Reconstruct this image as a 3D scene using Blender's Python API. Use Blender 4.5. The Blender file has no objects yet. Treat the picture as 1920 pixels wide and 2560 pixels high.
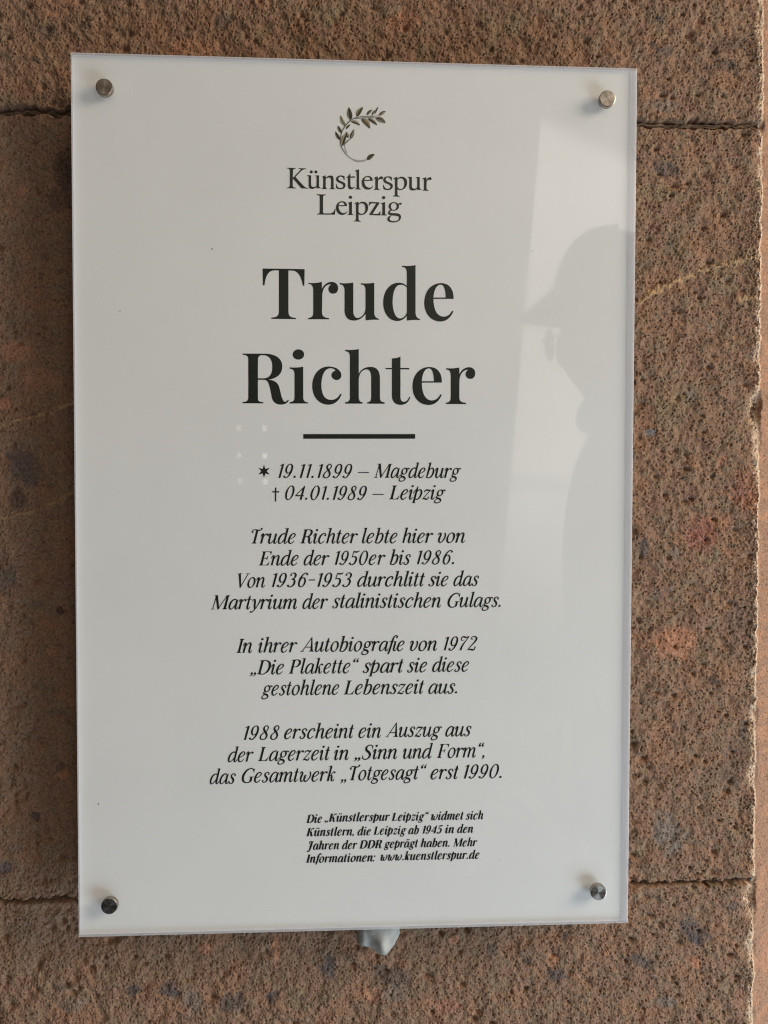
import bpy, bmesh, math, random
import numpy as np
from mathutils import Vector, Matrix
from mathutils.geometry import tessellate_polygon

# ------------------------------------------------------------------ camera, light, exposure
# x = right along the wall, y = into the wall, z = up; the plaque's front face lies in y = 0
sc = bpy.context.scene
COL = sc.collection
CAM = Vector((-0.01323, -0.50591, 0.01052))
_r = Vector((-0.03203, -0.00111, -0.05514))
ROT = Matrix.Rotation(_r.length, 3, _r.normalized())
cam_data = bpy.data.cameras.new('camera')
cam_data.sensor_fit = 'HORIZONTAL'
cam_data.sensor_width = 36.0
cam_data.lens = 36.0 * 2200 / 1920
cam_data.clip_start = 0.01
cam_data.clip_end = 100
cam = bpy.data.objects.new('camera', cam_data)
COL.objects.link(cam)
_m = Matrix((ROT.col[0], ROT.col[2], -ROT.col[1])).transposed().to_4x4()
_m.translation = CAM
cam.matrix_world = _m
sc.camera = cam

world = bpy.data.worlds.new('World')
sc.world = world
world.use_nodes = True
_nt = world.node_tree
_nt.nodes.clear()
_out = _nt.nodes.new('ShaderNodeOutputWorld')
_bg = _nt.nodes.new('ShaderNodeBackground')
_bg.inputs['Strength'].default_value = 1.0
_tc = _nt.nodes.new('ShaderNodeTexCoord')
_sep = _nt.nodes.new('ShaderNodeSeparateXYZ')
_ramp = _nt.nodes.new('ShaderNodeValToRGB')
_mr = _nt.nodes.new('ShaderNodeMapRange')
_mr.inputs['From Min'].default_value = -1
_mr.inputs['From Max'].default_value = 1
_nt.links.new(_tc.outputs['Generated'], _sep.inputs[0])
_nt.links.new(_sep.outputs['Z'], _mr.inputs['Value'])
_nt.links.new(_mr.outputs['Result'], _ramp.inputs['Fac'])
_cr = _ramp.color_ramp
_cr.elements[0].position = 0.0
_cr.elements[0].color = (0.020, 0.022, 0.024, 1)
_cr.elements[1].position = 1.0
_cr.elements[1].color = (0.38, 0.30, 0.22, 1)
for _p, _c in ((0.30, (0.025, 0.026, 0.028, 1)), (0.46, (0.08, 0.08, 0.08, 1)), (0.62, (0.30, 0.25, 0.20, 1))):
    _e = _cr.elements.new(_p)
    _e.color = _c
_mx = _nt.nodes.new('ShaderNodeMapRange')            # the passage is darker towards the left
_mx.inputs['From Min'].default_value = -1
_mx.inputs['From Max'].default_value = 1
_mx.inputs['To Min'].default_value = 0.10
_mx.inputs['To Max'].default_value = 1.7
_nt.links.new(_sep.outputs['X'], _mx.inputs['Value'])
_nt.links.new(_mx.outputs['Result'], _bg.inputs['Strength'])
_no = _nt.nodes.new('ShaderNodeTexNoise')             # uneven surroundings: lighter and darker masonry
_no.inputs['Scale'].default_value = 2.6
_no.inputs['Detail'].default_value = 5
_nr = _nt.nodes.new('ShaderNodeMapRange')
_nr.inputs['From Min'].default_value = 0.35
_nr.inputs['From Max'].default_value = 0.68
_nr.inputs['To Min'].default_value = 0.25
_nr.inputs['To Max'].default_value = 2.2
_mm = _nt.nodes.new('ShaderNodeVectorMath')
_mm.operation = 'SCALE'
_nt.links.new(_tc.outputs['Generated'], _no.inputs['Vector'])
_nt.links.new(_no.outputs['Fac'], _nr.inputs['Value'])
_nt.links.new(_ramp.outputs['Color'], _mm.inputs[0])
_nt.links.new(_nr.outputs['Result'], _mm.inputs['Scale'])
_nt.links.new(_mm.outputs['Vector'], _bg.inputs['Color'])
_nt.links.new(_bg.outputs['Background'], _out.inputs['Surface'])


def area_lamp(name, loc, target, sx, sy, power, color):
    d = bpy.data.lights.new(name, 'AREA')
    d.shape = 'RECTANGLE'
    d.size, d.size_y, d.energy, d.color = sx, sy, power, color
    o = bpy.data.objects.new(name, d)
    COL.objects.link(o)
    o.location = loc
    o.rotation_euler = (Vector(target) - Vector(loc)).to_track_quat('-Z', 'Y').to_euler()
    return o


area_lamp('daylight_key', (1.70, -0.80, 0.70), (0, 0, 0.0), 0.9, 0.9, 32.0, (1.0, 0.875, 0.715))
area_lamp('daylight_cool', (0.95, -0.62, -0.80), (0, 0, -0.18), 0.75, 0.6, 11.5, (0.715, 0.865, 1.0))
area_lamp('fill_from_below', (0.45, -0.85, -1.45), (0.30, -0.25, 0), 1.6, 0.8, 5.5, (0.72, 0.85, 1.0))  # added cool fill lamp from below, brightens the plaque's lower part
_o = area_lamp('daylight_opening', (1.22, -3.0, 0.36), (1.12, 0, 0.36), 1.0, 2.15, 17.0, (1.0, 0.92, 0.83))
_o.rotation_euler.rotate_axis('Z', math.radians(-4.5))
# the far side of the opening: brighter above, darker masonry and bars below, cut off slantwise at the top
_l = _o.data
_l.use_nodes = True
_n = _l.node_tree
_em = _n.nodes['Emission']
_ge = _n.nodes.new('ShaderNodeNewGeometry')
_sx = _n.nodes.new('ShaderNodeSeparateXYZ')
_n.links.new(_ge.outputs['Parametric'], _sx.inputs[0])
_r1 = _n.nodes.new('ShaderNodeValToRGB')
for _k, (_p, _v) in enumerate(((0.0, 0.0), (0.10, 0.15), (0.24, 0.55), (0.30, 0.75), (0.325, 0.45), (0.35, 0.85), (0.60, 0.80), (0.615, 0.55), (0.63, 0.85), (0.85, 1.0), (1.0, 0.95))):
    _e = _r1.color_ramp.elements[_k] if _k < 2 else _r1.color_ramp.elements.new(_p)
    _e.position = _p
    _e.color = (_v, _v, _v, 1)
_n.links.new(_sx.outputs['Y'], _r1.inputs['Fac'])
_tt = _n.nodes.new('ShaderNodeMath')
_tt.operation = 'MULTIPLY_ADD'
_tt.inputs[1].default_value = 0.16
_n.links.new(_sx.outputs['X'], _tt.inputs[0])
_n.links.new(_sx.outputs['Y'], _tt.inputs[2])
_r2 = _n.nodes.new('ShaderNodeMapRange')
_r2.interpolation_type = 'SMOOTHSTEP'
_r2.inputs['From Min'].default_value = 1.02
_r2.inputs['From Max'].default_value = 0.97
_n.links.new(_tt.outputs[0], _r2.inputs['Value'])
_r3 = _n.nodes.new('ShaderNodeMath')
_r3.operation = 'MULTIPLY'
_n.links.new(_r1.outputs['Color'], _r3.inputs[0])
_n.links.new(_r2.outputs['Result'], _r3.inputs[1])
_n.links.new(_r3.outputs[0], _em.inputs['Strength'])

sc.view_settings.view_transform = 'Standard'
sc.view_settings.look = 'None'
sc.view_settings.exposure = -0.05
sc.view_settings.gamma = 1.0
sc.view_settings.use_curve_mapping = False
sc.cycles.use_denoising = True
sc.cycles.filter_width = 1.15
sc.cycles.max_bounces = 8
sc.cycles.transparent_max_bounces = 12


def on_plane(px, py, y=0.0):
    """point where the sight line through a place in the photograph meets the plane at depth y"""
    d = ROT @ Vector(((px - 960) / 2200, 1.0, -(py - 1280) / 2200))
    return CAM + d * ((y - CAM.y) / d.y)


def mirrored(px, py, dist):
    """where a thing stands whose image shows at that place of the glossy front, dist metres from the wall"""
    p = on_plane(px, py)
    d = p - CAM
    d.y = -d.y
    return p + d * (dist / -d.y)


# small lit lamps and windows across the street, seen only as glints in the plaque
for _px, _py, _w, _h, _e in ((1327, 2074, 9, 44, 0.030), (1340, 2066, 9, 46, 0.034), (597, 1070, 11, 14, 0.008), (661, 1071, 10, 14, 0.010), (597, 1138, 10, 12, 0.008), (662, 1140, 11, 13, 0.012), (600, 1203, 10, 12, 0.007), (663, 1204, 12, 14, 0.012)):
    _p = mirrored(_px, _py, 3.4)
    area_lamp('street_glint', _p, on_plane(_px, _py), _w * 0.0017, _h * 0.0017, _e * (0.5 if _h < 20 else 3.0), (1.0, 0.97, 0.92))
# ------------------------------------------------------------------ lettering
# Letterforms are drawn here: big title and logo letters as outlines, the small italic text as pen strokes.
import re


def bez(p0, p1, p2, p3, n=10):
    out = []
    for i in range(1, n + 1):
        t = i / n
        a, b, c, d = (1 - t) ** 3, 3 * t * (1 - t) ** 2, 3 * t * t * (1 - t), t ** 3
        out.append((a * p0[0] + b * p1[0] + c * p2[0] + d * p3[0], a * p0[1] + b * p1[1] + c * p2[1] + d * p3[1]))
    return out


def outline(s):
    """one closed contour written as  M x y  L x y  C x y x y x y"""
    tok = re.findall(r'[MLC]|-?\d+\.?\d*', s)
    pts, i, cmd = [], 0, 'M'
    while i < len(tok):
        if tok[i] in 'MLC':
            cmd = tok[i]; i += 1
        if cmd in 'ML':
            pts.append((float(tok[i]), float(tok[i + 1]))); i += 2
        else:
            v = [float(q) for q in tok[i:i + 6]]; i += 6
            pts += bez(pts[-1], v[0:2], v[2:4], v[4:6])
    if abs(pts[0][0] - pts[-1][0]) + abs(pts[0][1] - pts[-1][1]) < 1e-6:
        pts.pop()
    return pts


def oval(x, y, rx, ry=None, n=28):
    ry = rx if ry is None else ry
    return [(x + rx * math.cos(2 * math.pi * k / n), y + ry * math.sin(2 * math.pi * k / n)) for k in range(n)]


def stroke(pts, closed=False, sub=7):
    """variable-width pen stroke through (x, y, width) -> list of quads"""
    n = len(pts)
    if n == 2 and not closed:
        sam = [pts[0], pts[1]]
    else:
        sam = []
        segs = n if closed else n - 1
        for i in range(segs):
            def g(k):
                if closed:
                    return pts[k % n]
                if k < 0:
                    return tuple(2 * a - b for a, b in zip(pts[0], pts[1]))
                if k >= n:
                    return tuple(2 * a - b for a, b in zip(pts[-1], pts[-2]))
                return pts[k]
            p0, p1, p2, p3 = g(i - 1), g(i), g(i + 1), g(i + 2)
            # centripetal knots: no overshoot where points are close together
            d = [max(1e-3, math.hypot(b[0] - a[0], b[1] - a[1]) ** 0.5) for a, b in ((p0, p1), (p1, p2), (p2, p3))]
            t1 = d[0]; t2 = t1 + d[1]; t3 = t2 + d[2]
            for k in range(sub):
                t = t1 + d[1] * k / sub
                q = []
                for c in range(3):
                    A1 = (t1 - t) / t1 * p0[c] + t / t1 * p1[c]
                    A2 = (t2 - t) / (t2 - t1) * p1[c] + (t - t1) / (t2 - t1) * p2[c]
                    A3 = (t3 - t) / (t3 - t2) * p2[c] + (t - t2) / (t3 - t2) * p3[c]
                    B1 = (t2 - t) / t2 * A1 + t / t2 * A2
                    B2 = (t3 - t) / (t3 - t1) * A2 + (t - t1) / (t3 - t1) * A3
                    q.append((t2 - t) / (t2 - t1) * B1 + (t - t1) / (t2 - t1) * B2)
                sam.append(tuple(q))
        if not closed:
            sam.append(pts[-1])
    m = len(sam)
    L, R = [], []
    for i, (x, y, w) in enumerate(sam):
        a = sam[(i - 1) % m] if closed or i > 0 else sam[i]
        b = sam[(i + 1) % m] if closed or i < m - 1 else sam[i]
        dx, dy = b[0] - a[0], b[1] - a[1]
        l = math.hypot(dx, dy) or 1
        nx, ny = -dy / l, dx / l
        w = max(w, 6)
        L.append((x + nx * w / 2, y + ny * w / 2)); R.append((x - nx * w / 2, y - ny * w / 2))
    return [[L[i], L[(i + 1) % m], R[(i + 1) % m], R[i]] for i in range(m if closed else m - 1)]


# -------- title and logo letters, traced: (origin x, origin y, zoom, [contours])
def _sh(s, dx, dy):
    return [(x + dx, y + dy) for x, y in outline(s)]


ZT = 1659 / 220
ZL = 1659 / 200
TITLE_FIRST = [
    (640, 650, [outline("M124 160 L918 172 L912 485 L884 485 C858 330 800 199 680 199 L612 199 L612 960 C612 1060 645 1085 752 1091 L752 1114 L290 1109 L290 1086 C400 1080 432 1055 432 950 L432 195 L350 195 C230 197 180 300 160 478 L130 476 Z")]),
    (640, 650, [outline("M988 428 C1060 445 1170 430 1243 412 L1243 545 C1290 450 1360 412 1430 412 C1500 412 1549 465 1549 530 C1549 595 1510 635 1455 635 C1405 635 1365 600 1365 548 C1365 510 1385 480 1418 458 C1350 452 1250 500 1250 680 L1245 980 C1245 1070 1290 1085 1378 1095 L1378 1117 L985 1117 L985 1093 C1055 1086 1080 1062 1080 980 L1080 580 C1078 490 1050 455 988 450 Z")]),
    (840, 650, [outline("M70 432 C150 447 250 440 327 425 L327 960 C327 1050 360 1092 410 1092 C480 1092 557 1010 557 900 L557 580 C557 490 530 462 468 462 L468 438 C560 447 650 442 722 428 L722 990 C725 1060 750 1095 808 1107 L808 1127 C720 1122 640 1128 560 1138 L557 1015 C500 1100 420 1142 340 1142 C230 1142 162 1080 162 950 L162 580 C162 490 130 465 70 458 Z")]),
    (840, 650, [outline("M1245 108 C1340 118 1430 112 1500 95 L1500 990 C1502 1060 1530 1100 1583 1112 L1583 1133 C1490 1125 1410 1132 1335 1143 L1335 1050 C1290 1115 1230 1150 1155 1150 C1000 1150 890 1010 890 800 C890 580 1020 428 1180 428 C1240 428 1300 450 1335 490 L1335 240 C1335 160 1300 135 1245 132 Z"),
                outline("M1336 522 C1310 485 1270 466 1220 466 C1120 466 1068 600 1068 790 C1068 980 1130 1102 1210 1102 C1260 1102 1320 1050 1336 985 Z")]),
    (980, 650, [outline("M1162 733 L782 733 C782 930 850 1068 975 1068 C1040 1068 1100 1030 1130 957 L1160 965 C1110 1090 1020 1160 915 1160 C730 1160 608 1010 608 810 C608 590 740 436 925 436 C1090 436 1165 560 1162 733 Z"),
                outline("M782 708 L1012 708 C1012 560 980 466 915 466 C840 466 790 570 782 708 Z")]),
]
TITLE_SECOND = [
    (600, 865, [outline("M50 143 L430 145 L480 145 C680 150 798 240 798 385 C798 530 700 610 535 636 C640 640 710 690 735 760 C765 850 780 990 830 1045 C850 1060 880 1045 905 1012 L922 1024 C895 1080 840 1105 770 1105 C680 1105 620 1060 600 970 C580 870 565 760 530 690 C510 650 480 636 430 636 L338 636 L338 980 C338 1050 370 1052 440 1059 L440 1082 L52 1080 L52 1057 C120 1052 157 1040 157 960 L157 270 C157 190 130 170 50 166 Z"),
                outline("M338 610 L338 270 C340 190 370 173 430 172 C550 172 610 260 610 390 C610 540 550 610 440 610 Z")]),
    (600, 865, [outline("M937 402 C1030 410 1120 405 1193 390 L1193 960 C1195 1040 1220 1055 1283 1062 L1283 1084 L935 1084 L935 1060 C1000 1052 1028 1040 1028 960 L1028 540 C1028 460 1000 432 937 428 Z")]),
    (600, 865, [oval(1102, 160, 108, 97)]),
    (770, 865, [outline("M635 910 C590 1040 490 1107 385 1107 C200 1107 80 950 80 755 C80 540 210 386 390 386 C530 386 630 460 630 550 C630 605 590 642 540 642 C488 642 443 602 443 550 C443 505 475 475 520 465 C500 435 470 420 425 420 C310 420 253 560 253 740 C253 920 320 1016 440 1016 C510 1016 570 980 608 903 Z")]),
    (770, 865, [outline("M700 72 C800 80 880 75 957 57 L957 525 C1000 440 1080 393 1180 393 C1300 393 1357 470 1357 610 L1357 960 C1357 1040 1385 1055 1445 1065 L1445 1089 L1115 1087 L1115 1063 C1170 1055 1192 1035 1192 960 L1192 610 C1192 500 1170 441 1100 441 C1040 441 957 510 957 640 L957 960 C957 1040 985 1052 1030 1063 L1030 1086 L697 1086 L697 1062 C760 1055 790 1040 790 960 L790 210 C790 125 760 102 700 98 Z")]),
    (980, 865, [outline("M-2 234 C60 232 120 222 160 198 L160 414 L328 416 L328 441 L160 440 L160 960 C160 1020 185 1052 225 1052 C275 1052 310 1010 325 957 L346 963 C320 1060 250 1110 165 1110 C60 1110 0 1050 -2 930 L-2 438 L-119 438 L-119 414 L-2 414 Z")]),
    (980, 865, [outline("M940 690 L562 690 C562 890 630 1026 750 1026 C820 1026 880 985 912 910 L938 920 C890 1045 800 1112 690 1112 C505 1112 386 965 386 765 C386 545 520 396 705 396 C870 396 945 520 940 690 Z"),
                outline("M562 665 L790 665 C790 520 760 423 692 423 C620 423 570 525 562 665 Z")]),
    (980, 865, [outline("M1022 418 C1100 428 1200 420 1270 405 L1270 535 C1315 440 1385 400 1455 400 C1525 400 1570 450 1570 515 C1570 580 1530 620 1478 620 C1428 620 1388 585 1388 535 C1388 498 1410 465 1440 445 C1370 440 1272 510 1272 660 L1270 960 C1270 1045 1310 1062 1396 1072 L1396 1095 L1015 1093 L1015 1070 C1080 1062 1108 1045 1108 965 L1108 560 C1106 480 1080 445 1022 443 Z")]),
]
_LU = "M475 232 L565 235 L563 420 C563 460 585 478 620 478 C650 478 670 465 675 440 L675 290 C675 260 670 252 650 250 L650 237 L727 236 L727 450 C730 478 740 487 762 490 L762 500 C740 500 700 505 675 508 L675 478 C650 505 610 517 580 517 C530 517 510 490 510 440 L512 290 C512 258 505 248 475 243 Z"
_LS = "M1258 330 L1240 328 C1235 290 1210 262 1175 262 C1145 262 1128 280 1128 302 C1128 330 1150 342 1190 358 C1245 378 1278 398 1278 440 C1278 490 1235 524 1175 524 C1140 524 1105 515 1082 500 L1076 415 L1092 415 C1098 470 1130 498 1170 498 C1205 498 1228 480 1228 455 C1228 425 1200 412 1160 396 C1110 376 1080 355 1080 312 C1080 265 1120 238 1180 238 C1210 238 1240 245 1258 255 Z"
_LE = ("M347 348 L172 350 C175 440 220 492 280 492 C310 492 335 478 348 445 L356 450 C340 505 295 532 248 532 C170 532 118 470 118 390 C118 305 175 247 250 247 C315 247 350 290 347 348 Z",
       "M174 332 L285 328 C290 328 295 325 293 315 C290 285 270 270 243 270 C205 270 180 295 174 332 Z")
_LR = "M370 285 L452 255 L455 320 C475 280 500 258 530 256 C555 256 562 275 560 295 C558 312 545 318 530 315 C505 305 480 315 458 345 L455 480 C457 515 470 525 498 528 L497 540 L370 535 L372 527 C395 523 402 512 402 480 L402 330 C402 305 395 298 370 297 Z"
_LP = ("M775 295 L858 263 L862 310 C885 275 920 263 950 263 C1020 263 1062 315 1062 385 C1062 470 1000 540 920 540 C895 540 875 535 862 525 L862 620 C864 655 880 662 910 668 L908 680 L768 672 L770 662 C800 658 808 648 808 615 L808 340 C808 312 800 305 775 303 Z",
       "M862 335 C875 310 900 298 930 298 C980 298 1003 345 1003 405 C1003 480 970 518 925 518 C895 518 870 500 862 470 Z")
_LI = "M1328 805 L1410 778 L1410 1000 C1412 1038 1420 1045 1445 1050 L1445 1060 L1315 1055 L1317 1047 C1345 1042 1352 1035 1352 1000 L1352 850 C1352 825 1345 820 1328 815 Z"
LOGO_FIRST = [
    (710, 410, [outline("M62 78 L245 84 L240 97 C200 101 187 110 187 150 L183 290 L340 125 C360 103 340 100 300 97 L300 86 L462 92 L460 104 C410 108 380 125 340 165 L238 268 L405 450 C440 485 460 492 497 497 L497 510 L360 505 L200 318 L183 306 L180 430 C182 480 200 488 248 493 L248 506 L60 502 L62 490 C105 485 120 475 120 430 L122 150 C120 105 105 98 60 90 Z")]),
    (710, 410, [outline(_LU)]), (710, 410, [oval(567, 164, 31)]), (710, 410, [oval(663, 164, 31)]),
    (710, 410, [outline("M790 265 L862 232 L866 290 C890 255 930 238 965 238 C1015 238 1030 270 1030 320 L1030 460 C1030 500 1040 510 1062 513 L1062 523 L940 522 L940 513 C970 510 975 500 975 460 L975 340 C975 300 960 280 930 280 C905 280 880 295 866 315 L866 460 C868 500 880 508 895 510 L895 520 L780 518 L780 509 C805 505 812 495 812 460 L812 300 C812 280 805 275 790 272 Z")]),
    (710, 410, [outline(_LS)]),
    (710, 410, [outline("M1288 285 C1320 265 1350 230 1370 200 L1378 200 L1378 258 L1475 255 L1465 283 L1378 285 L1378 430 C1378 470 1395 488 1420 488 C1440 488 1455 482 1470 470 L1475 482 C1450 510 1415 524 1385 524 C1345 524 1325 500 1325 455 L1325 287 L1288 287 Z")]),
    (710, 410, [outline("M1477 135 L1558 108 L1560 470 C1560 505 1575 515 1597 518 L1597 530 L1470 525 L1470 516 C1498 512 1507 505 1507 470 L1505 185 C1505 160 1498 155 1477 152 Z")]),
    (890, 410, [outline(_LE[0]), outline(_LE[1])]),
    (890, 410, [outline(_LR)]),
    (890, 410, [_sh(_LS, -513, 17)]),
    (890, 410, [outline(_LP[0]), outline(_LP[1])]),
    (890, 410, [_sh(_LU, 595, 34)]),
    (890, 410, [_sh(_LR, 1008, 16)]),
]
LOGO_SECOND = [
    (710, 410, [outline("M683 627 L875 633 L873 644 C825 648 812 655 812 700 L810 985 C810 1015 820 1025 850 1027 L950 1025 C1010 1022 1035 990 1055 935 L1072 937 C1063 975 1056 1010 1056 1050 L683 1048 L685 1037 C730 1030 742 1020 742 985 L742 700 C742 655 730 645 683 640 Z")]),
    (890, 410, [_sh(_LE[0], -533, 525), _sh(_LE[1], -533, 525)]),
    (710, 410, [outline(_LI)]), (710, 410, [oval(1380, 690, 35, 33)]),
    (890, 410, [_sh(_LP[0], -808, 517), _sh(_LP[1], -808, 517)]),
    (890, 410, [outline("M275 785 L490 797 L488 812 L345 1035 L440 1035 C475 1035 485 1015 495 985 L510 987 L505 1068 L275 1058 L278 1045 L420 820 L330 818 C300 818 290 835 285 865 L268 865 Z")]),
    (710, 410, [_sh(_LI, 688, 8)]), (890, 410, [oval(575, 698, 35, 33)]),
    (890, 410, [oval(785, 880, 108, 90), oval(785, 880, 60, 74)]),
    (890, 410, [outline("M862 826 L930 803 C950 805 955 830 935 848 C915 845 905 840 882 842 Z")]),
    (890, 410, [outline("M720 945 C690 965 665 985 665 1015 C665 1045 690 1058 730 1062 C690 1080 650 1105 650 1145 C650 1190 710 1212 780 1212 C870 1212 935 1165 935 1100 C935 1050 900 1025 840 1022 C790 1020 740 1022 715 1010 C695 1000 705 985 740 965 Z"),
                outline("M740 1068 C715 1090 700 1110 700 1135 C700 1170 740 1185 790 1185 C850 1185 893 1160 893 1120 C893 1085 860 1075 810 1072 Z")]),
]

# -------- italic text face: strokes in an upright box (baseline 0, x-height 500, capitals 700), slanted afterwards
TS, TC, HR = 92, 108, 26
SLANT = 0.25


class G:
    def __init__(s, adv):
        s.adv, s.st, s.pl = adv, [], []

    def s(s, *p, closed=False):
        s.st.append((list(p), closed)); return s

    def ball(s, x, y, r, ry=None):
        s.pl.append(('ball', x, y, r, ry or r)); return s

    def p(s, *pts):
        s.pl.append(('poly', list(pts))); return s

    # building blocks
    def entry(s, x, top=500):
        return s.s((x - 98, top - 150, 16), (x - 80, top - 75, 24), (x - 48, top - 20, 30), (x - 8, top - 10, 46), (x + 4, top - 60, 80))

    def flag(s, x, top=780):
        return s.p((x - TS / 2, top - 60), (x - 118, top - 36), (x - 116, top - 22), (x - TS / 2, top - 14), (x + TS / 2, top + 6), (x + TS / 2, top - 60))

    def down(s, x, top, foot=0):
        return s.s((x, top, TS), (x, foot, TS))

    def exit(s, x, top):
        return s.s((x, top, TS), (x, 160, TS), (x + 2, 95, 90), (x + 18, 32, 64), (x + 58, 2, 38), (x + 98, 34, 26), (x + 132, 120, 18))

    def arch(s, x, x2):
        d = (x2 - x) / 245
        return s.s((x + 10, 230, 20), (x + 70 * d, 395, 28), (x + 150 * d, 486, 44), (x + 215 * d, 480, 66), (x2, 400, 90), (x2, 300, TS))

    def serif(s, x0, x1, y, xs=None, w=TC, up=True):
        """hair serif with small brackets towards a stem at xs"""
        h = HR if up else -HR
        s.p((x0, y), (x1, y), (x1, y + h), (x0, y + h))
        if xs is not None:
            k = 1 if up else -1
            s.p((xs - w / 2 - 34, y + h), (xs + w / 2 + 34, y + h), (xs + w / 2, y + h + 46 * k), (xs - w / 2, y + h + 46 * k))
        return s

    def dots(s, x, y=665):
        return s.ball(x - 78, y, 48).ball(x + 78, y, 48)


def ring(g, cx, cy, rx, ry, thick, thin, tilt=0.35):
    pts = []
    for k in range(12):
        a = 2 * math.pi * k / 12
        c = abs(math.cos(a - tilt)) ** 1.6
        pts.append((cx + rx * math.cos(a), cy + ry * math.sin(a), thin + (thick - thin) * c))
    return g.s(*pts, closed=True)


def face():
    F = {}

    def new(ch, adv):
        F[ch] = G(adv); return F[ch]
    bowl_a = ((352, 415, 26), (300, 484, 38), (222, 490, 50), (125, 405, 80), (72, 240, TS), (84, 85, 80), (142, 4, 48), (205, 22, 34), (285, 120, 26), (345, 260, 22))
    bowl_b = ((105, 300, 22), (180, 445, 34), (262, 494, 52), (345, 425, 80), (372, 275, TS), (335, 95, 76), (240, 0, 44), (155, 6, 36), (88, 50, 44))
    g = new('a', 470); g.s(*bowl_a); g.p((319, 430), (411, 505), (411, 400), (319, 380)); g.exit(365, 430)
    g = new('ä', 470); g.st, g.pl = list(F['a'].st), list(F['a'].pl); g.dots(245)
    new('d', 485).s(*bowl_a).flag(365).exit(365, 760)
    g = new('g', 440); ring(g, 215, 330, 118, 152, 84, 30); g.s((292, 440, 28), (345, 478, 34), (395, 480, 36)).ball(420, 455, 40)
    g.s((165, 195, 30), (100, 160, 36), (85, 112, 54), (150, 68, 84), (265, 28, 92), (335, -45, 70), (315, -125, 44), (220, -172, 36), (115, -168, 44), (52, -110, 54), (62, -40, 36), (140, 40, 26))
    new('e', 410).s((72, 210, 26), (180, 250, 26), (285, 330, 36), (318, 420, 52), (275, 490, 40), (205, 494, 46), (118, 405, 80), (72, 230, TS), (95, 82, 82), (175, 2, 50), (268, 35, 30), (345, 135, 20))
    g = new('o', 445); ring(g, 222, 247, 150, 248, 90, 30)
    new('c', 400).ball(322, 402, 48).s((352, 430, 34), (305, 488, 34), (225, 494, 46), (120, 405, 80), (72, 235, TS), (95, 82, 82), (180, 2, 50), (272, 35, 30), (345, 130, 20))
    new('b', 450).flag(108).s((108, 760, TS), (106, 200, TS), (92, 80, 62), (75, -4, 18)).s(*bowl_b)
    new('h', 480).flag(108).down(108, 760).arch(108, 352).exit(352, 320)
    new('n', 475).entry(100).down(100, 470).arch(100, 345).exit(345, 320)
    new('m', 705).entry(100).down(100, 470).arch(100, 335).down(335, 320).arch(335, 572).exit(572, 320)
    def ustem(g):
        return g.entry(100).s((100, 470, TS), (100, 170, TS), (112, 62, 78), (165, 2, 46), (238, 40, 32), (310, 165, 24), (342, 300, 20))
    ustem(new('u', 490)).exit(358, 500)
    g = ustem(new('ü', 490)).exit(358, 500); g.dots(230)
    new('i', 245).entry(100).exit(100, 470).ball(100, 668, 57)
    new('ı', 245).entry(100).exit(100, 470)
    new('l', 240).flag(108).exit(108, 760)
    new('t', 275).s((122, 676, 30), (112, 600, 74), (108, 500, TS), (108, 440, TS)).exit(108, 450).s((8, 486, 24), (222, 486, 24))
    new('r', 350).entry(100).down(100, 470).s((108, 240, 20), (155, 385, 28), (215, 468, 34), (285, 486, 44)).ball(300, 444, 52)
    new('s', 345).ball(278, 410, 40).s((300, 440, 28), (250, 490, 30), (178, 494, 38), (104, 430, 62), (122, 335, 84), (212, 240, 92), (262, 150, 86), (238, 42, 58), (160, -2, 34), (85, 15, 28), (52, 60, 28)).ball(68, 80, 40)
    new('k', 435).flag(108).down(108, 760).s((108, 225, 22), (195, 305, 26), (255, 430, 32), (330, 484, 40)).ball(345, 442, 46).s((170, 285, 30), (232, 272, 70), (262, 140, TS), (290, 34, 62), (335, 2, 36), (378, 40, 24), (405, 115, 18))
    new('p', 450).s((122, 655, 26), (112, 560, 78), (108, 440, TS), (108, -160, TS)).s((-30, 300, 16), (0, 390, 24), (50, 480, 28), (100, 520, 30)).serif(20, 200, -184).s((108, 300, 22), (180, 445, 34), (262, 494, 52), (345, 425, 80), (372, 275, TS), (335, 95, 76), (240, 0, 44), (160, 25, 32), (108, 90, 26))
    new('v', 420).s((15, 385, 26), (45, 462, 40), (100, 484, 62), (138, 420, 88), (118, 240, TS), (128, 90, 78), (198, 2, 42), (285, 60, 40), (352, 210, 54), (362, 360, 66), (325, 470, 48), (290, 492, 26))
    new('w', 610).s((15, 385, 26), (45, 462, 40), (100, 484, 62), (138, 420, 88), (112, 240, TS), (122, 90, 78), (185, 2, 44), (265, 60, 32), (325, 190, 26), (330, 310, 24), (285, 320, 24), (270, 230, 50), (300, 80, 72), (372, 2, 44), (460, 60, 40), (535, 210, 54), (548, 360, 62), (505, 470, 46), (470, 488, 26))
    new('y', 420).s((10, 380, 20), (40, 465, 34), (95, 480, 66), (140, 380, TS), (165, 200, TS), (195, 60, 74), (215, -10, 40)).s((372, 500, 60), (362, 390, 54), (290, 140, 38), (190, -70, 32), (105, -158, 36), (45, -165, 34)).ball(58, -140, 40)
    new('z', 385).s((50, 360, 24), (82, 455, 44), (160, 480, 70), (250, 458, 60), (345, 492, 26)).s((345, 490, 26), (55, 15, 26)).s((55, 12, 28), (120, 48, 54), (205, 22, 76), (290, 10, 48), (325, 75, 24)).ball(318, 110, 34)
    new('f', 300).ball(375, 700, 44).s((404, 715, 30), (360, 770, 30), (290, 762, 40), (232, 660, 72), (208, 500, 90), (196, 200, TS), (178, -60, 88), (150, -176, 56)).s((70, 486, 24), (330, 486, 24))
    g = new('ﬁ', 480); g.st = list(F['f'].st); g.ball(388, 695, 50); g.exit(370, 486)
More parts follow.
